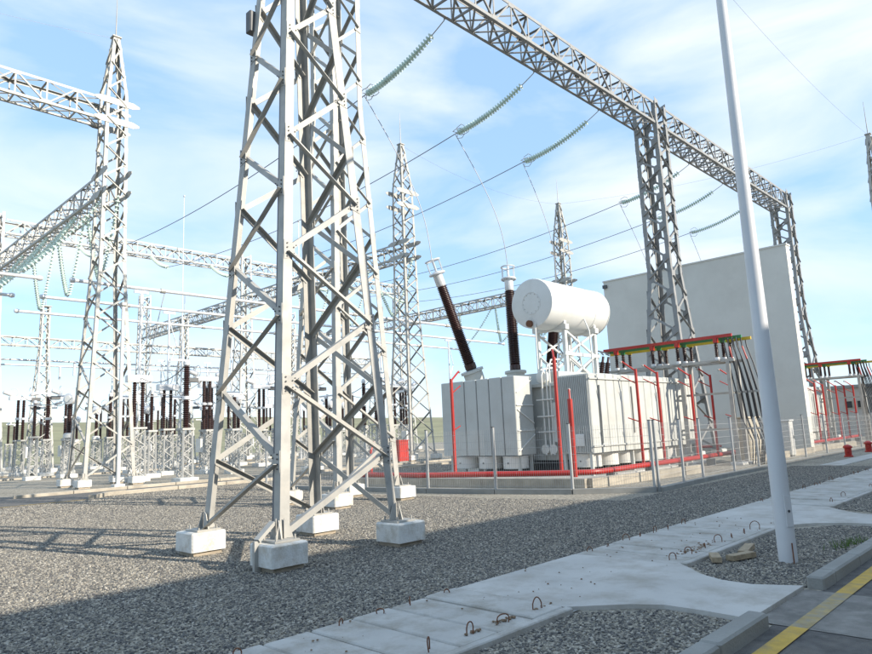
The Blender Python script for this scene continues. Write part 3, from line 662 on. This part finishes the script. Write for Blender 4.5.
t = thing('steel_pole', (11.42,30.35,0), 'plain white steel pole standing in front of the spired tower by the road', 'pole')
MB().cyl((11.42,30.35,.1),(11.42,30.35,7.9),.085,.075,10).build('shaft', G['white'], t, smooth=True); MB().chbox(11.2,30.13,-.05,11.64,30.57,.12,.02).build('footing', G['foot'], t); MB().chbox(11.3,30.2,7.9,11.54,30.5,8.05,.02).build('cap', G['galv'], t)
# jumper leads between apparatus
def jump(a, b, sag, lab): wire(lab, catenary(a, b, sag, 10), .022, 'jumper', 'jumper leads between apparatus', 'jumper')
JL = 'drooping jumper lead between two switchyard apparatus heads'
for a, b in (((13.9,29.3,5.3),(13.5,33.6,5.1)),((13.5,33.6,5.1),(15.3,36.3,4.6)),((15.3,36.3,4.6),(18.4,36.2,5.5)),((18.4,36.2,5.5),(20.8,40.6,5.5)),((13.8,44.6,4.8),(14.2,50.2,5.2)),((15.9,51.6,5.5),(20.2,58.6,4.8)),
             ((13.4,53.4,5.5),(13.8,44.6,4.8)),((17.6,44.4,4.8),(18,49.6,5.2)),((21.2,44.6,4.8),(21.8,49.8,5.2)),((25,44.4,4.8),(25.6,50,5.2)),((20.8,40.6,5.5),(21.2,44.6,4.8)),((24.6,40.6,5.5),(25,44.4,4.8)),((28.6,40.4,5.5),(28.6,45,5.2)),((21.5,30.4,5.3),(22.5,35.4,4.4)),((26.3,30.6,5.3),(25.6,34.6,4.4)),
             ((33.6,37.2,5.5),(34.8,42,5.2)),((36.4,38.6,5.5),(36.8,46,5.2)),((19.8,51.6,5.5),(24.2,58.4,4.8)),((23.4,51.6,5.5),(28.2,58.8,4.8))):
    jump(a, b, .55, JL)
for x, y in ((13.5,33.6),(17.0,38.2),(23.6,42.9)): jump((x+1.2,y,BZ-.1), (x+.4,y,5.3), -.2, 'looped lead dropping from a tubular busbar to its disconnector')
for i, (x, y, h_) in enumerate(((24.6,52.8,22.5),(31.6,46.2,20.0))):
    t = thing('lightning_rod', (x,y,0), ('thin white lightning rod standing among the middle breakers', 'thin white lightning rod near the tower where beams cross')[i], 'lightning rod')
    MB().cyl((x,y,0),(x,y,h_*.55),.07,.05,8).build('pole', G['alu'], t, smooth=True); MB().cyl((x,y,h_*.55),(x,y,h_),.035,.02,6).build('rod', G['alu'], t, smooth=True)
    MB().lathe([(.02,-.1),(.09,-.05),(.09,.05),(.02,.1)], (x,y,h_), (0,0,1), 8).build('tip', G['alu'], t, smooth=True)

# ------------------------------------------------------------------ transformer
def transformer():
    T = thing('power_transformer', (24,15.5,0), 'large grey power transformer with white conservator drum, beside the mesh fence', 'transformer')
    MB().bb(20.5,13.75,.55,28.3,18.7,3.2).build('tank', G['trafo'], T)
    MB().chbox(20.35,13.6,3.2,28.45,18.85,3.34,.02).build('tank_cover', G['trafo'], T)
    for k in range(9): MB().bb(20.44,13.9+k*.55,.6,20.5,13.98+k*.55,3.2).build('tank_rib', G['trafo'], T)
    # radiator bank across the near end: six flat panels
    for k in range(6):
        y0 = 14.62+k*.605
        MB().chbox(19.02,y0,.80,20.08,y0+.575,3.60,.02).build('radiator_panel', G['trafo'], T)
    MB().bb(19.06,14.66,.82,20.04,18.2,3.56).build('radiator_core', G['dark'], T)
    m = MB()
    for a, b in (((19.1,14.6,3.0),(20.05,14.6,3.5)),((19.06,14.6,2.55),(20.05,14.6,2.55)),((19.1,14.6,2.4),(20.05,14.6,1.9)),((19.06,14.6,1.65),(20.05,14.6,1.65)),((19.1,14.6,.95),(20.05,14.6,1.5))): m.bar(a, b, .035)
    m.build('tie_rods', G['white'], T)
    # radiator bank along the side: fifteen panels
    for k in range(15):
        x0 = 20.02+k*.56
        MB().chbox(x0,12.2,.80,x0+.535,13.5,3.50+(.02 if k%3 else 0),.025).build('radiator_panel', G['trafo'], T)
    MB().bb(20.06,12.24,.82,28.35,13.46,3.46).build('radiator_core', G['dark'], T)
    m = MB()
    for k in range(21): m.bb(19.985,12.26+k*.058,.84,20.018,12.285+k*.058,3.46)
    stuff(m.build('fins', G['trafo'], T))
    for k in range(4): MB().cyl((20.6+k*2.3,12.17,3.1),(20.6+k*2.3,12.17,1.1+.3*(k%2)),.03,n=6).build('drain_pipe', G['galv'], T)
    m = MB()
    for z in (1.0,3.3): m.bb(20.0,12.15,z,28.4,12.19,z+.05)
    m.build('panel_strap', G['trafo'], T)
    MB().chbox(19.94,12.5,1.05,19.99,12.85,1.45,.02).build('nameplate', G['white'], T)
    # cooling fans hanging below the banks
    def fan(x, y, r=.46):
        f = MB().lathe([(r*.5,.0),(r*.96,.02),(r,.06),(r,.40),(r*1.04,.42),(r*1.04,.46),(r*.5,.47)], (x,y,.30), (0,0,1), 22).build('fan', G['white'], T, smooth=True)
        MB().torus((x,y,.33),(0,0,1),r*.99,.018,22,5).build('rim', G['trafo'], f, smooth=True)
        MB().cyl((x-r-.015,y,.52),(x-r+.02,y,.52),.03,n=8).build('terminal_box', G['dark'], f)
    for y in (15.15,16.3,17.45): fan(19.55,y)
    for k in range(7): fan(20.65+k*1.16,12.85,.47)
    for x in (19.3,20.0):
        for y in (14.8,16.4,18.0): MB().bb(x-.05,y-.05,.05,x+.05,y+.05,.82).build('bank_leg', G['trafo'], T)
    for x in (20.1,22.9,25.7,28.3):
        for y in (12.35,13.4): MB().bb(x-.05,y-.05,.05,x+.05,y+.05,.82).build('bank_leg', G['trafo'], T)
    MB().bb(21,14.2,.05,27.8,18.2,.55).build('skid', G['dark'], T)
    # conservator drum on a trestle
    cx0, cx1, cyy, cz, cr = 20.6, 24.75, 14.78, 6.42, .96
    c = MB().lathe([(cr*.2,0),(cr*.93,.0),(cr*.985,.02),(cr,.07),(cr,cx1-cx0-.07),(cr*.985,cx1-cx0-.02),(cr*.9,cx1-cx0)], (cx0,cyy,cz), (1,0,0), 48).build('conservator', G['white'], T, smooth=True)
    MB().torus((cx0-.002,cyy,cz),(1,0,0),.42,.014,32,5).build('manhole', G['white'], c, smooth=True)
    b_ = MB()
    for k in range(12):
        a = 2*math.pi*k/12; b_.cyl((cx0-.02,cyy+.37*math.cos(a),cz+.37*math.sin(a)),(cx0+.01,cyy+.37*math.cos(a),cz+.37*math.sin(a)),.014,n=6)
    stuff(b_.build('cover_bolts', G['galv'], c))
    MB().torus((cx1-.03,cyy,cz),(1,0,0),cr,.03,40,6).build('end_rim', G['white'], c, smooth=True)
    MB().torus((cx0+3.1,cyy,cz),(1,0,0),cr+.004,.012,40,5).build('seam', G['white'], c, smooth=True)
    MB().cyl((cx0-.12,cyy+.1,cz-.78),(cx0+.2,cyy+.1,cz-.78),.13,n=14).build('level_gauge', G['rust'], c)
    MB().tube([(cx0-.05,cyy-.15,cz-.8),(cx0-.05,cyy-.15,3.7),(cx0+.0,cyy-.1,3.4)],.03,6).build('oil_pipe', G['white'], c)
    MB().tube([(22.9,13.95,5.9),(22.9,13.75,5.4),(22.9,13.7,3.6)],.03,6).build('oil_pipe', G['white'], c)
    for x in (21.75,23.9):
        for y in (14.15,15.4): MB().bar((x,y,3.3),(x,y,5.78),.14).build('trestle_leg', G['white'], T)
        MB().bar((x,14.22,3.45),(x,15.33,4.45),.06,ref=(1,0,0)).build('trestle_brace', G['white'], T); MB().bar((x,15.33,3.45),(x,14.22,4.45),.06,ref=(1,0,0)).build('trestle_brace', G['white'], T)
        MB().bb(x-.12,14.0,5.42,x+.12,15.56,5.62).build('saddle', G['white'], T)
    for y in (14.12,15.43):
        for z0, z1 in ((3.5,4.5),(4.5,5.4)):
            MB().bar((21.82,y,z0),(23.83,y,z1),.07,ref=(0,1,0)).build('trestle_brace', G['white'], T); MB().bar((21.82,y+.04,z1),(23.83,y+.04,z0),.07,ref=(0,1,0)).build('trestle_brace', G['white'], T)
    MB().bb(21.6,14.05,4.42,24.05,14.14,4.54).build('trestle_rail', G['white'], T)
    MB().bb(20.7,13.85,3.34,24.9,15.8,3.75).build('trestle_base', G['trafo'], T)
    # pipework between the banks
    for k, y in enumerate((14.25,14.05,13.9)):
        MB().tube([(20.2,y,.75),(20.2,y,3.6+.15*k),(20.35,y,3.85+.15*k),(20.9,y,3.9+.15*k)],.032,7).build('oil_pipe', G['white'], T)
    MB().cyl((20.3,14.35,3.55),(20.55,14.35,3.55),.22,n=16).build('relay_housing', G['white'], T, smooth=True)
    for y in (13.95,14.3): MB().cyl((20.2,y,.95),(20.42,y,.95),.17,n=16).build('pump', G['white'], T, smooth=True)
    MB().chbox(20.15,13.62,1.2,20.45,13.85,2.6,.02).build('control_box', G['trafo'], T)
    for z in (1.55,2.1,2.7): MB().bb(20.12,13.75,z,20.2,14.5,z+.04).build('pipe_bracket', G['white'], T)
    # high voltage bushings, fanned out
    for i, (bx, dx, dy) in enumerate(((21.05,-.33,.12),(23.6,.03,.04),(26.1,.36,.10))):
        ax = V(dx,dy,1).normalized(); b0 = V(bx,18.0,3.34)
        MB().lathe([(.40,0),(.40,.78),(.48,.80),(.48,.9),(.2,.92)], b0, ax, 18).build('turret', G['trafo'], T, smooth=True)
        b1 = b0+ax*.92
        bu = MB().lathe([(.2,0),(.24,.05),(.24,.25),(.2,.3)]+[(r_, z_+.3) for r_, z_ in sheds(3.35,.265,.205,46,.12)], b1, ax, 18).build('bushing', G['brown'], T)
        b2 = b1+ax*3.65
        MB().lathe([(.17,0),(.2,.04),(.2,.62),(.1,.66)], b2, ax, 16).build('bushing_cap', G['alu'], bu, smooth=True)
        MB().torus(b2+ax*.55, ax, .30, .055, 22, 8).build('cage_ring', G['alu'], bu, smooth=True)
        MB().torus(b2+ax*1.12, ax, .30, .035, 22, 8).build('cage_ring', G['alu'], bu, smooth=True)
        m = MB(); a = ax.orthogonal().normalized(); c_ = ax.cross(a)
        for k in range(6):
            d = a*math.cos(k*math.pi/3)+c_*math.sin(k*math.pi/3); m.cyl(b2+ax*.55+d*.3, b2+ax*1.12+d*.3, .02, n=5)
        m.cyl(b2+ax*.6, b2+ax*1.2, .045, n=8); m.build('cage_bars', G['alu'], bu)
        MB().cyl(b0+V(.55,-.2,.25),b0+V(.55,.25,.25),.13,n=12).build('oil_expansion', G['white'], T, smooth=True)
    # low voltage bushings leaning toward the busbars
    for k in range(3):
        p = V(24.05+k*.42,14.4,3.34)
        MB().lathe([(.12,0),(.12,.15)]+[(r_, z_+.15) for r_, z_ in sheds(.85,.13,.08,11)]+[(.05,1.02),(.05,1.25)], p, (.30,-.05,1), 12).build('lv_bushing', G['brown'], T)
    for k in range(5): MB().cyl((21+k*1.3,16.9-.3*(k%2),3.34),(21+k*1.3,16.9-.3*(k%2),3.6+.12*(k%3)),.09,n=8).build('valve', G['galv'], T)
    return T
T1 = transformer()
T2 = dup(T1, (24+20.4,15.5,0), 'second grey power transformer standing beyond the tall fire wall')

def busbars():
    S = thing('busbar_structure', (27,12,0), 'red, green and yellow busbars on brown insulators with black cables, over the nearer radiators', 'busbar structure')
    for k, (cx_, m) in enumerate(((26.75,'red'),(27.05,'green'),(27.35,'yellow'))):
        MB().bb(cx_-.045,9.75-.25*k,4.94-.07*k,cx_+.045,15.4,5.06-.07*k).build('busbar', G[m], S)
        for y in (10.3,11.9,13.0,14.7):
            i_ = MB().lathe([(.07,0)]+[(r_, z_+.03) for r_, z_ in sheds(.52,.088,.055,8)]+[(.07,.57),(.07,.62)], (cx_,y-.16*k+.1,4.16), (0,0,1), 10).build('insulator', G['brown'], S)
            MB().bb(cx_-.07,y-.16*k+.1-.08,4.76,cx_+.07,y-.16*k+.1+.08,4.94-.07*k).build('clamp', G[m], i_)
            MB().cyl((cx_,y-.16*k+.1,4.06),(cx_,y-.16*k+.1,4.18),.10,n=10).build('base', G['alu'], i_, smooth=True)
    for cx_ in (26.6,27.5): MB().bb(cx_-.06,9.7,3.96,cx_+.06,15.2,4.07).build('rail', G['galv'], S)
    for y in (10.3,11.9,13.0,14.7): MB().bb(26.45,y-.08,4.0,27.75,y+.3,4.05).build('crosspiece', G['galv'], S)
    for x_, y in ((26.6,9.95),(27.5,9.95),(26.6,11.85),(27.5,11.85)):
        MB().bb(x_-.07,y-.07,.05,x_+.07,y+.07,3.96).build('post', G['galv'], S)
        MB().chbox(x_-.25,y-.25,-.05,x_+.25,y+.25,.10,.02).build('footing', G['foot'], S)
    for z in (1.32,2.72):
        MB().bb(26.9,9.0,z,26.98,13.4,z+.08).build('cable_rail', G['galv'], S)
        for y in (9.95,11.85): MB().bb(26.6,y-.03,z,27.5,y+.03,z+.06).build('cable_rail', G['galv'], S)
    n = 0
    for k in range(3):
        for j in range(4):
            x0 = 26.72+.3*k+(j-1.5)*.05; y0 = 10.05-.14*j-.07*k; dy = random.uniform(-.08,.08); yg = 9.75-.15*j-.06*k+dy
            pts = [(x0,y0,4.9),(x0,y0-.03,4.55),(x0-.02,y0-.12-.03*j,3.9),(x0+.02,y0-.26-.05*j,2.8),(x0+.05,y0-.34-.05*j,1.8),(x0+.08,yg-.3-.03*j,.9),(x0+.1,yg-.25,.35),(x0+.1,yg-.2,.0)]
            MB().tube(pts,.023,7).build('cable', G['black'], S, smooth=True)
            if (j+k) % 3 == 1: MB().cyl(V(*pts[1]),V(*pts[1]).lerp(V(*pts[2]),.8),.028,n=8).build('phase_tape', G['red'], S)
    MB().tube([(26.75,15.4,4.95),(25.4,15.0,4.9),(24.45,14.35,4.62)],.03,6).build('jumper', G['dark'], S)
    MB().tube([(27.05,15.4,4.95),(25.8,15.0,4.85),(24.85,14.35,4.62)],.03,6).build('jumper', G['dark'], S)
    MB().tube([(27.35,15.4,4.95),(26.2,15.0,4.8),(25.3,14.35,4.62)],.03,6).build('jumper', G['dark'], S)
    return S
B1 = busbars(); dup(B1, (27+20.4,12,0), 'brown-red busbars on insulators in front of the second transformer past the fire wall')

def pipes(copy=False):
    S = thing('sprinkler_pipework', (20,11,0), 'red fire sprinkler pipes and risers ringing the nearer transformer', 'pipework')
    MB().tube([(15.3,19.4,.36),(15.5,16.0,.36),(15.7,15.4,.36),(17.3,11.3,.36),(17.6,10.9,.36),(18.0,10.75,.36),(30.2,11.1,.36)],.085,10).build('main_pipe', G['red'], S, smooth=True)
    for i in range(5): MB().bb(18.5+i*2.6,10.62+i*.05,-.02,18.65+i*2.6,10.92+i*.05,.28).build('pipe_support', G['kerb'], S)
    def riser(x, y, h_, lean, r=.055):
        p = MB().tube([(x,y,.3),(x,y,h_-.05),(x,y,h_)],r,8).build('riser', G['red'], S, smooth=True)
        MB().tube([(x,y,h_-.06),(x+lean[0]*.45,y+lean[1]*.45,h_+.28)],.032,6).build('nozzle_arm', G['red'], p)
        MB().tube([(x,y,h_-.5),(x+lean[0]*.5,y+lean[1]*.5,h_-.22)],.02,6).build('nozzle_arm', G['red'], p)
        MB().tube([(x,y,h_*.5),(x+lean[0]*.4,y+lean[1]*.4,h_*.5+.15)],.02,6).build('nozzle_arm', G['red'], p)
        MB().lathe([(.03,0),(.05,.03),(.03,.08)],(x+lean[0]*.45,y+lean[1]*.45,h_+.25),(lean[0],lean[1],.3),8).build('nozzle', G['galv'], p)
    riser(16.8,15.6,3.5,(1,.1)); riser(17.3,11.7,3.85,(.6,.5)); riser(16.55,10.75,2.5,(.3,.2),.075)
    for x, h_ in ((21.0,3.55),(22.55,3.5),(25.3,3.5),(27.2,3.55),(29.4,3.6)): riser(x,10.95,h_,(-.5,.8),.05)
    riser(15.5,18.4,1.2,(.5,.2),.05)
    return S
P1 = pipes(); dup(P1, (20+20.4,11,0), 'red fire sprinkler pipes ringing the second transformer past the fire wall')

def bund():
    S = thing('bund_wall', (17,11,0), 'low concrete oil bund wall around the nearer transformer', 'low wall')
    def run(a, b, n):
        a, b = V(*a), V(*b)
        for i in range(n):
            p, q = a.lerp(b, i/n), a.lerp(b, (i+1)/n-.006/((b-a).length)); MB().bar((p.x,p.y,.10),(q.x,q.y,.10),.2,.34).build('wall_block', G['kerbtan'], S)
    run((15.0,18.5,0),(16.45,10.35,0),5); run((16.55,10.3,0),(22.6,9.75,0),4); run((29,9.9,0),(35.8,9.9,0),4)
    return S
U1 = bund(); dup(U1, (17+20.4,11,0), 'low concrete oil bund wall around the second transformer')
# transformer plinth slabs
for x_ in (0, 20.4): struct(MB().chbox(18.4+x_,11.9,-.1,29.2+x_,19.4,.05,.02).build('plinth', G['conc']))

# droppers from the strings to the bushings
TOPS = {}
for i, (bx, dx, dy) in enumerate(((21.05,-.33,.12),(23.6,.03,.04),(26.1,.36,.10))):
    ax = V(dx,dy,1).normalized(); TOPS[i] = V(bx,18.0,3.34)+ax*(.92+3.65+1.2)
for g_, off in ((1,0),(2,20.4)):
    for i in range(3):
        a = DROP[(g_,i)]; b = TOPS[i]+V(off,0,0); pts = []
        for k in range(15):
            s = k/14; q = a.lerp(b, s); q.z = a.z+(b.z-a.z)*s-.9*math.sin(math.pi*s)*.35; w_ = math.sin(math.pi*s)
            pts.append(q+V(.9*w_*(1 if b.x > a.x else -.6),0,0))
        pos = ('first', 'middle', 'last')[i]; wire(f'thin dropper lead onto the {pos} bushing of the {"nearer" if g_ == 1 else "second"} transformer', pts, .016, 'dropper', name='dropper')

# ------------------------------------------------------------------ fire wall, right-hand building, cabinets
fwall = thing('fire_wall', (36.7,15.3,0), 'tall cream fire wall standing between the two transformers', 'wall')
MB().bb(36.4,10.1,-.1,36.95,20.6,10.42).build('wall_slab', G['wall'], fwall)
MB().bb(36.36,10.06,10.42,36.99,20.64,10.50).build('coping', G['wall'], fwall)
MB().bb(36.28,20.35,10.02,36.4,20.62,10.22).build('lamp', G['dark'], fwall)
sb = thing('switch_house', (66,16,0), 'low grey flat-roofed building behind the second transformer', 'building')
MB().bb(62,6,-.1,74,30,3.85).build('wall', G['facade'], sb); MB().chbox(61.8,5.8,3.85,74.2,30.2,4.08,.03).build('roof', G['kerb'], sb)
for y in (12.9,13.75,9.6,8.6):
    w_ = MB().bb(61.93,y,2.2,61.99,y+.6,2.85).build('window', G['beige'], sb); MB().bb(61.90,y+.07,2.27,61.95,y+.53,2.78).build('pane', G['pane'], w_)
def cabinet(name, label, x, y, w, d, h_, m, cat='cabinet'):
    t = thing(name, (x,y,0), label, cat)
    MB().chbox(x-w/2,y-d/2,.08,x+w/2,y+d/2,h_,.02).build('body', G[m], t); MB().bb(x-w/2+.03,y-d/2+.03,-.02,x+w/2-.03,y+d/2-.03,.08).build('plinth', G['kerb'], t)
    MB().bb(x-w/2+.05,y-d/2-.012,.16,x+w/2-.05,y-d/2-.002,h_-.1).build('door', G[m], t); MB().bb(x+w/2-.15,y-d/2-.03,h_*.5,x+w/2-.12,y-d/2-.012,h_*.5+.15).build('handle', G['dark'], t)
    MB().chbox(x-w/2-.05,y-d/2-.05,h_,x+w/2+.05,y+d/2+.05,h_+.06,.02).build('roof', G[m], t)
cabinet('cable_cabinet', 'beige cable cabinet behind the black cables', 28.6, 10.2, 1.3, .5, 1.75, 'beige')
cabinet('marshalling_cabinet', 'white upright cabinet in front of the fire wall', 32.4, 9.9, .5, .4, 1.55, 'white')
cabinet('hydrant_cabinet', 'small red fire cabinet beyond the far road kerb', 28.6, 31.0, .8, .4, 1.3, 'red')
for i, (x, y) in enumerate(((31.9,7.5),(35.9,7.6))):
    t = thing('hydrant', (x,y,0), 'short red hydrant standing outside the mesh fence', 'hydrant', 'red hydrants outside the fence')
    MB().lathe([(.17,0),(.17,.05),(.13,.07),(.13,.34),(.17,.36),(.17,.42),(.12,.47),(.03,.5)],(x,y,0),(0,0,1),14).build('barrel', G['red'], t, smooth=True)
    for s in (-1,1): MB().cyl((x+s*.1,y,.25),(x+s*.24,y,.25),.06,n=10).build('outlet', G['red'], t, smooth=True)
struct(MB().chbox(26.2,6.4,-.1,60,7.1,.03,.01).build('path', G['conc2']))

# ------------------------------------------------------------------ mesh fences
def fence(label, posts, kerb_w, ztop=1.78):
    t = thing('mesh_fence', (*posts[0],0), label, 'fence')
    for (x, y) in posts:
        p = MB().bb(x-.03,y-.03,.0,x+.03,y+.03,ztop).build('post', G['fence'], t); MB().bb(x-.036,y-.036,ztop,x+.036,y+.036,ztop+.02).build('post_cap', G['dark'], p)
    for (a, b) in zip(posts, posts[1:]):
        A, B = V(*a,0), V(*b,0); d = (B-A).normalized(); Lp = (B-A).length; m = MB()
        for z in [.2+.2*k for k in range(8)]: m.bar(A+d*.03+V(0,0,z), B-d*.03+V(0,0,z), .006)
        k = .08
        while k < Lp-.05: m.bar(A+d*k+V(0,0,.16), A+d*k+V(0,0,1.72), .004); k += .06
        stuff(m.build('mesh_panel', G['fence'], t))
        MB().bar(A+d*.004+V(0,0,.03), B-d*.004+V(0,0,.03), .22, kerb_w).build('base_kerb', G['kerb'], t)
    return t
fence('grey mesh fence with concrete kerb between the mast and the transformer', [(16.1,8.15),(15.0,9.85),(14.4,11.9),(14.0,14.1),(13.7,16.5),(13.4,18.9),(13.1,21.3)], .2)
fence('grey mesh fence running along the gravel in front of the cables and fire wall', [(16.22,8.1),(17.9,8.2),(19.4,8.3),(21.9,8.35),(24.2,8.4),(26.9,8.5),(29.8,8.5),(32.8,8.5),(35.8,8.5),(38.8,8.5),(41.8,8.5),(44.8,8.5),(48,8.5)], .16)

# ------------------------------------------------------------------ lamp post, scraps, tufts
lp_ = thing('lamp_post', (8.84,2.86,0), 'smooth white tapering lamp post standing in the gravel strip by the kerb', 'lamp post')
MB().lathe([(.105,-.05),(.103,1.2),(.088,3.5),(.07,6.0),(.055,9.0)],(8.84,2.86,0),(0,0,1),28).build('pole', G['lamp'], lp_, smooth=True)
MB().bar((8.84-.56*.104,2.86-.83*.104,.42),(8.84-.56*.104,2.86-.83*.104,.78),.085,.012,ref=(-.56,-.83,0)).build('access_door', G['lamp'], lp_)
MB().cyl((8.84-.56*.10,2.86-.83*.10,.60),(8.84-.56*.116,2.86-.83*.116,.60),.016,n=8).build('bolt', G['dark'], lp_)
MB().tube([(8.84,2.86,8.9),(8.84,2.5,9.3),(8.84,1.7,9.5)],.035,8).build('arm', G['lamp'], lp_, smooth=True); MB().chbox(8.72,1.0,9.45,8.96,1.7,9.58,.03).build('lantern', G['lamp'], lp_)
MB().tube([(8.72,2.76,0),(8.735,2.765,.24)],.008,5).build('earth_wire', G['rust'], lp_)
for i, (x, y, a, l_) in enumerate(((8.42,3.56,.5,.34),(8.66,3.34,-.3,.42),(9.12,3.44,.2,.60))):
    d = V(math.cos(a),math.sin(a),0)*l_/2; c = V(x,y,.055)
    tag(MB().bar(c-d,c+d,.11,.06).build('timber_offcut', G['wood'], org=(x,y,0)), ('short timber offcut against the pavement edge','timber offcut lying out in the dark gravel strip','longest timber offcut lying behind the other two')[i], 'timber')
m = MB()
for k in range(120):
    x, y = random.choice(((10.1,2.62),(10.55,2.5),(10.3,2.55))); x += random.gauss(0,.14); y += random.gauss(0,.06); h_ = random.uniform(.05,.13); a = random.uniform(0,6.28); w_ = .006
    m.add([(x-w_*math.cos(a),y-w_*math.sin(a),0),(x+w_*math.cos(a),y+w_*math.sin(a),0),(x+random.uniform(-.05,.05),y+random.uniform(-.05,.05),h_)],[(0,1,2)])
tag(stuff(m.build('grass_tuft', G['blade'])), 'small green grass tuft growing in gravel by the kerb', 'grass')
m = MB()
for k in range(170):
    cx_, cy_ = random.choice(((4.4,3.95),(4.87,3.95),(5.31,3.94),(8.6,4.0),(8.9,3.95),(9.1,3.98),(9.3,4.0),(9.0,3.9))); x = cx_+random.gauss(0,.07 if cx_ < 7 else .16); y = cy_+abs(random.gauss(0,.03 if cx_ < 7 else .06)); s = random.uniform(.006,.02)
    m.lathe([(s*.4,0),(s,s*.3),(s*.7,s*.8),(s*.2,s)],(x,y,.04),(0,0,1),5)
for k in range(90):
    x, y = random.uniform(3,12), random.uniform(3.85,5.15); s = random.uniform(.004,.014); m.lathe([(s*.4,0),(s,s*.3),(s*.7,s*.8),(s*.2,s)],(x,y,.043),(0,0,1),5)
tag(stuff(m.build('soil_crumbs', G['soil'])), 'brown soil crumbs scattered around the lifting loops', 'soil')

# ------------------------------------------------------------------ control building across the road, behind the camera; its roof shades the gravel
cb = thing('control_building', (10,-12,0), 'long control building facing the pavement from across the road', 'building')
MB().bb(-40,-19,-.1,75,-7.2,7.35).build('wall', G['facade'], cb); MB().chbox(-40.3,-19.3,7.35,75.3,-7.0,7.65,.03).build('roof', G['kerb'], cb)
for k in range(26):
    for z in (1.0,4.4):
        x = -36+k*4.2; w_ = MB().bb(x,-7.18,z,x+1.8,-7.1,z+1.7).build('window', G['white'], cb); MB().bb(x+.08,-7.12,z+.08,x+1.72,-7.085,z+1.62).build('pane', G['pane'], w_)
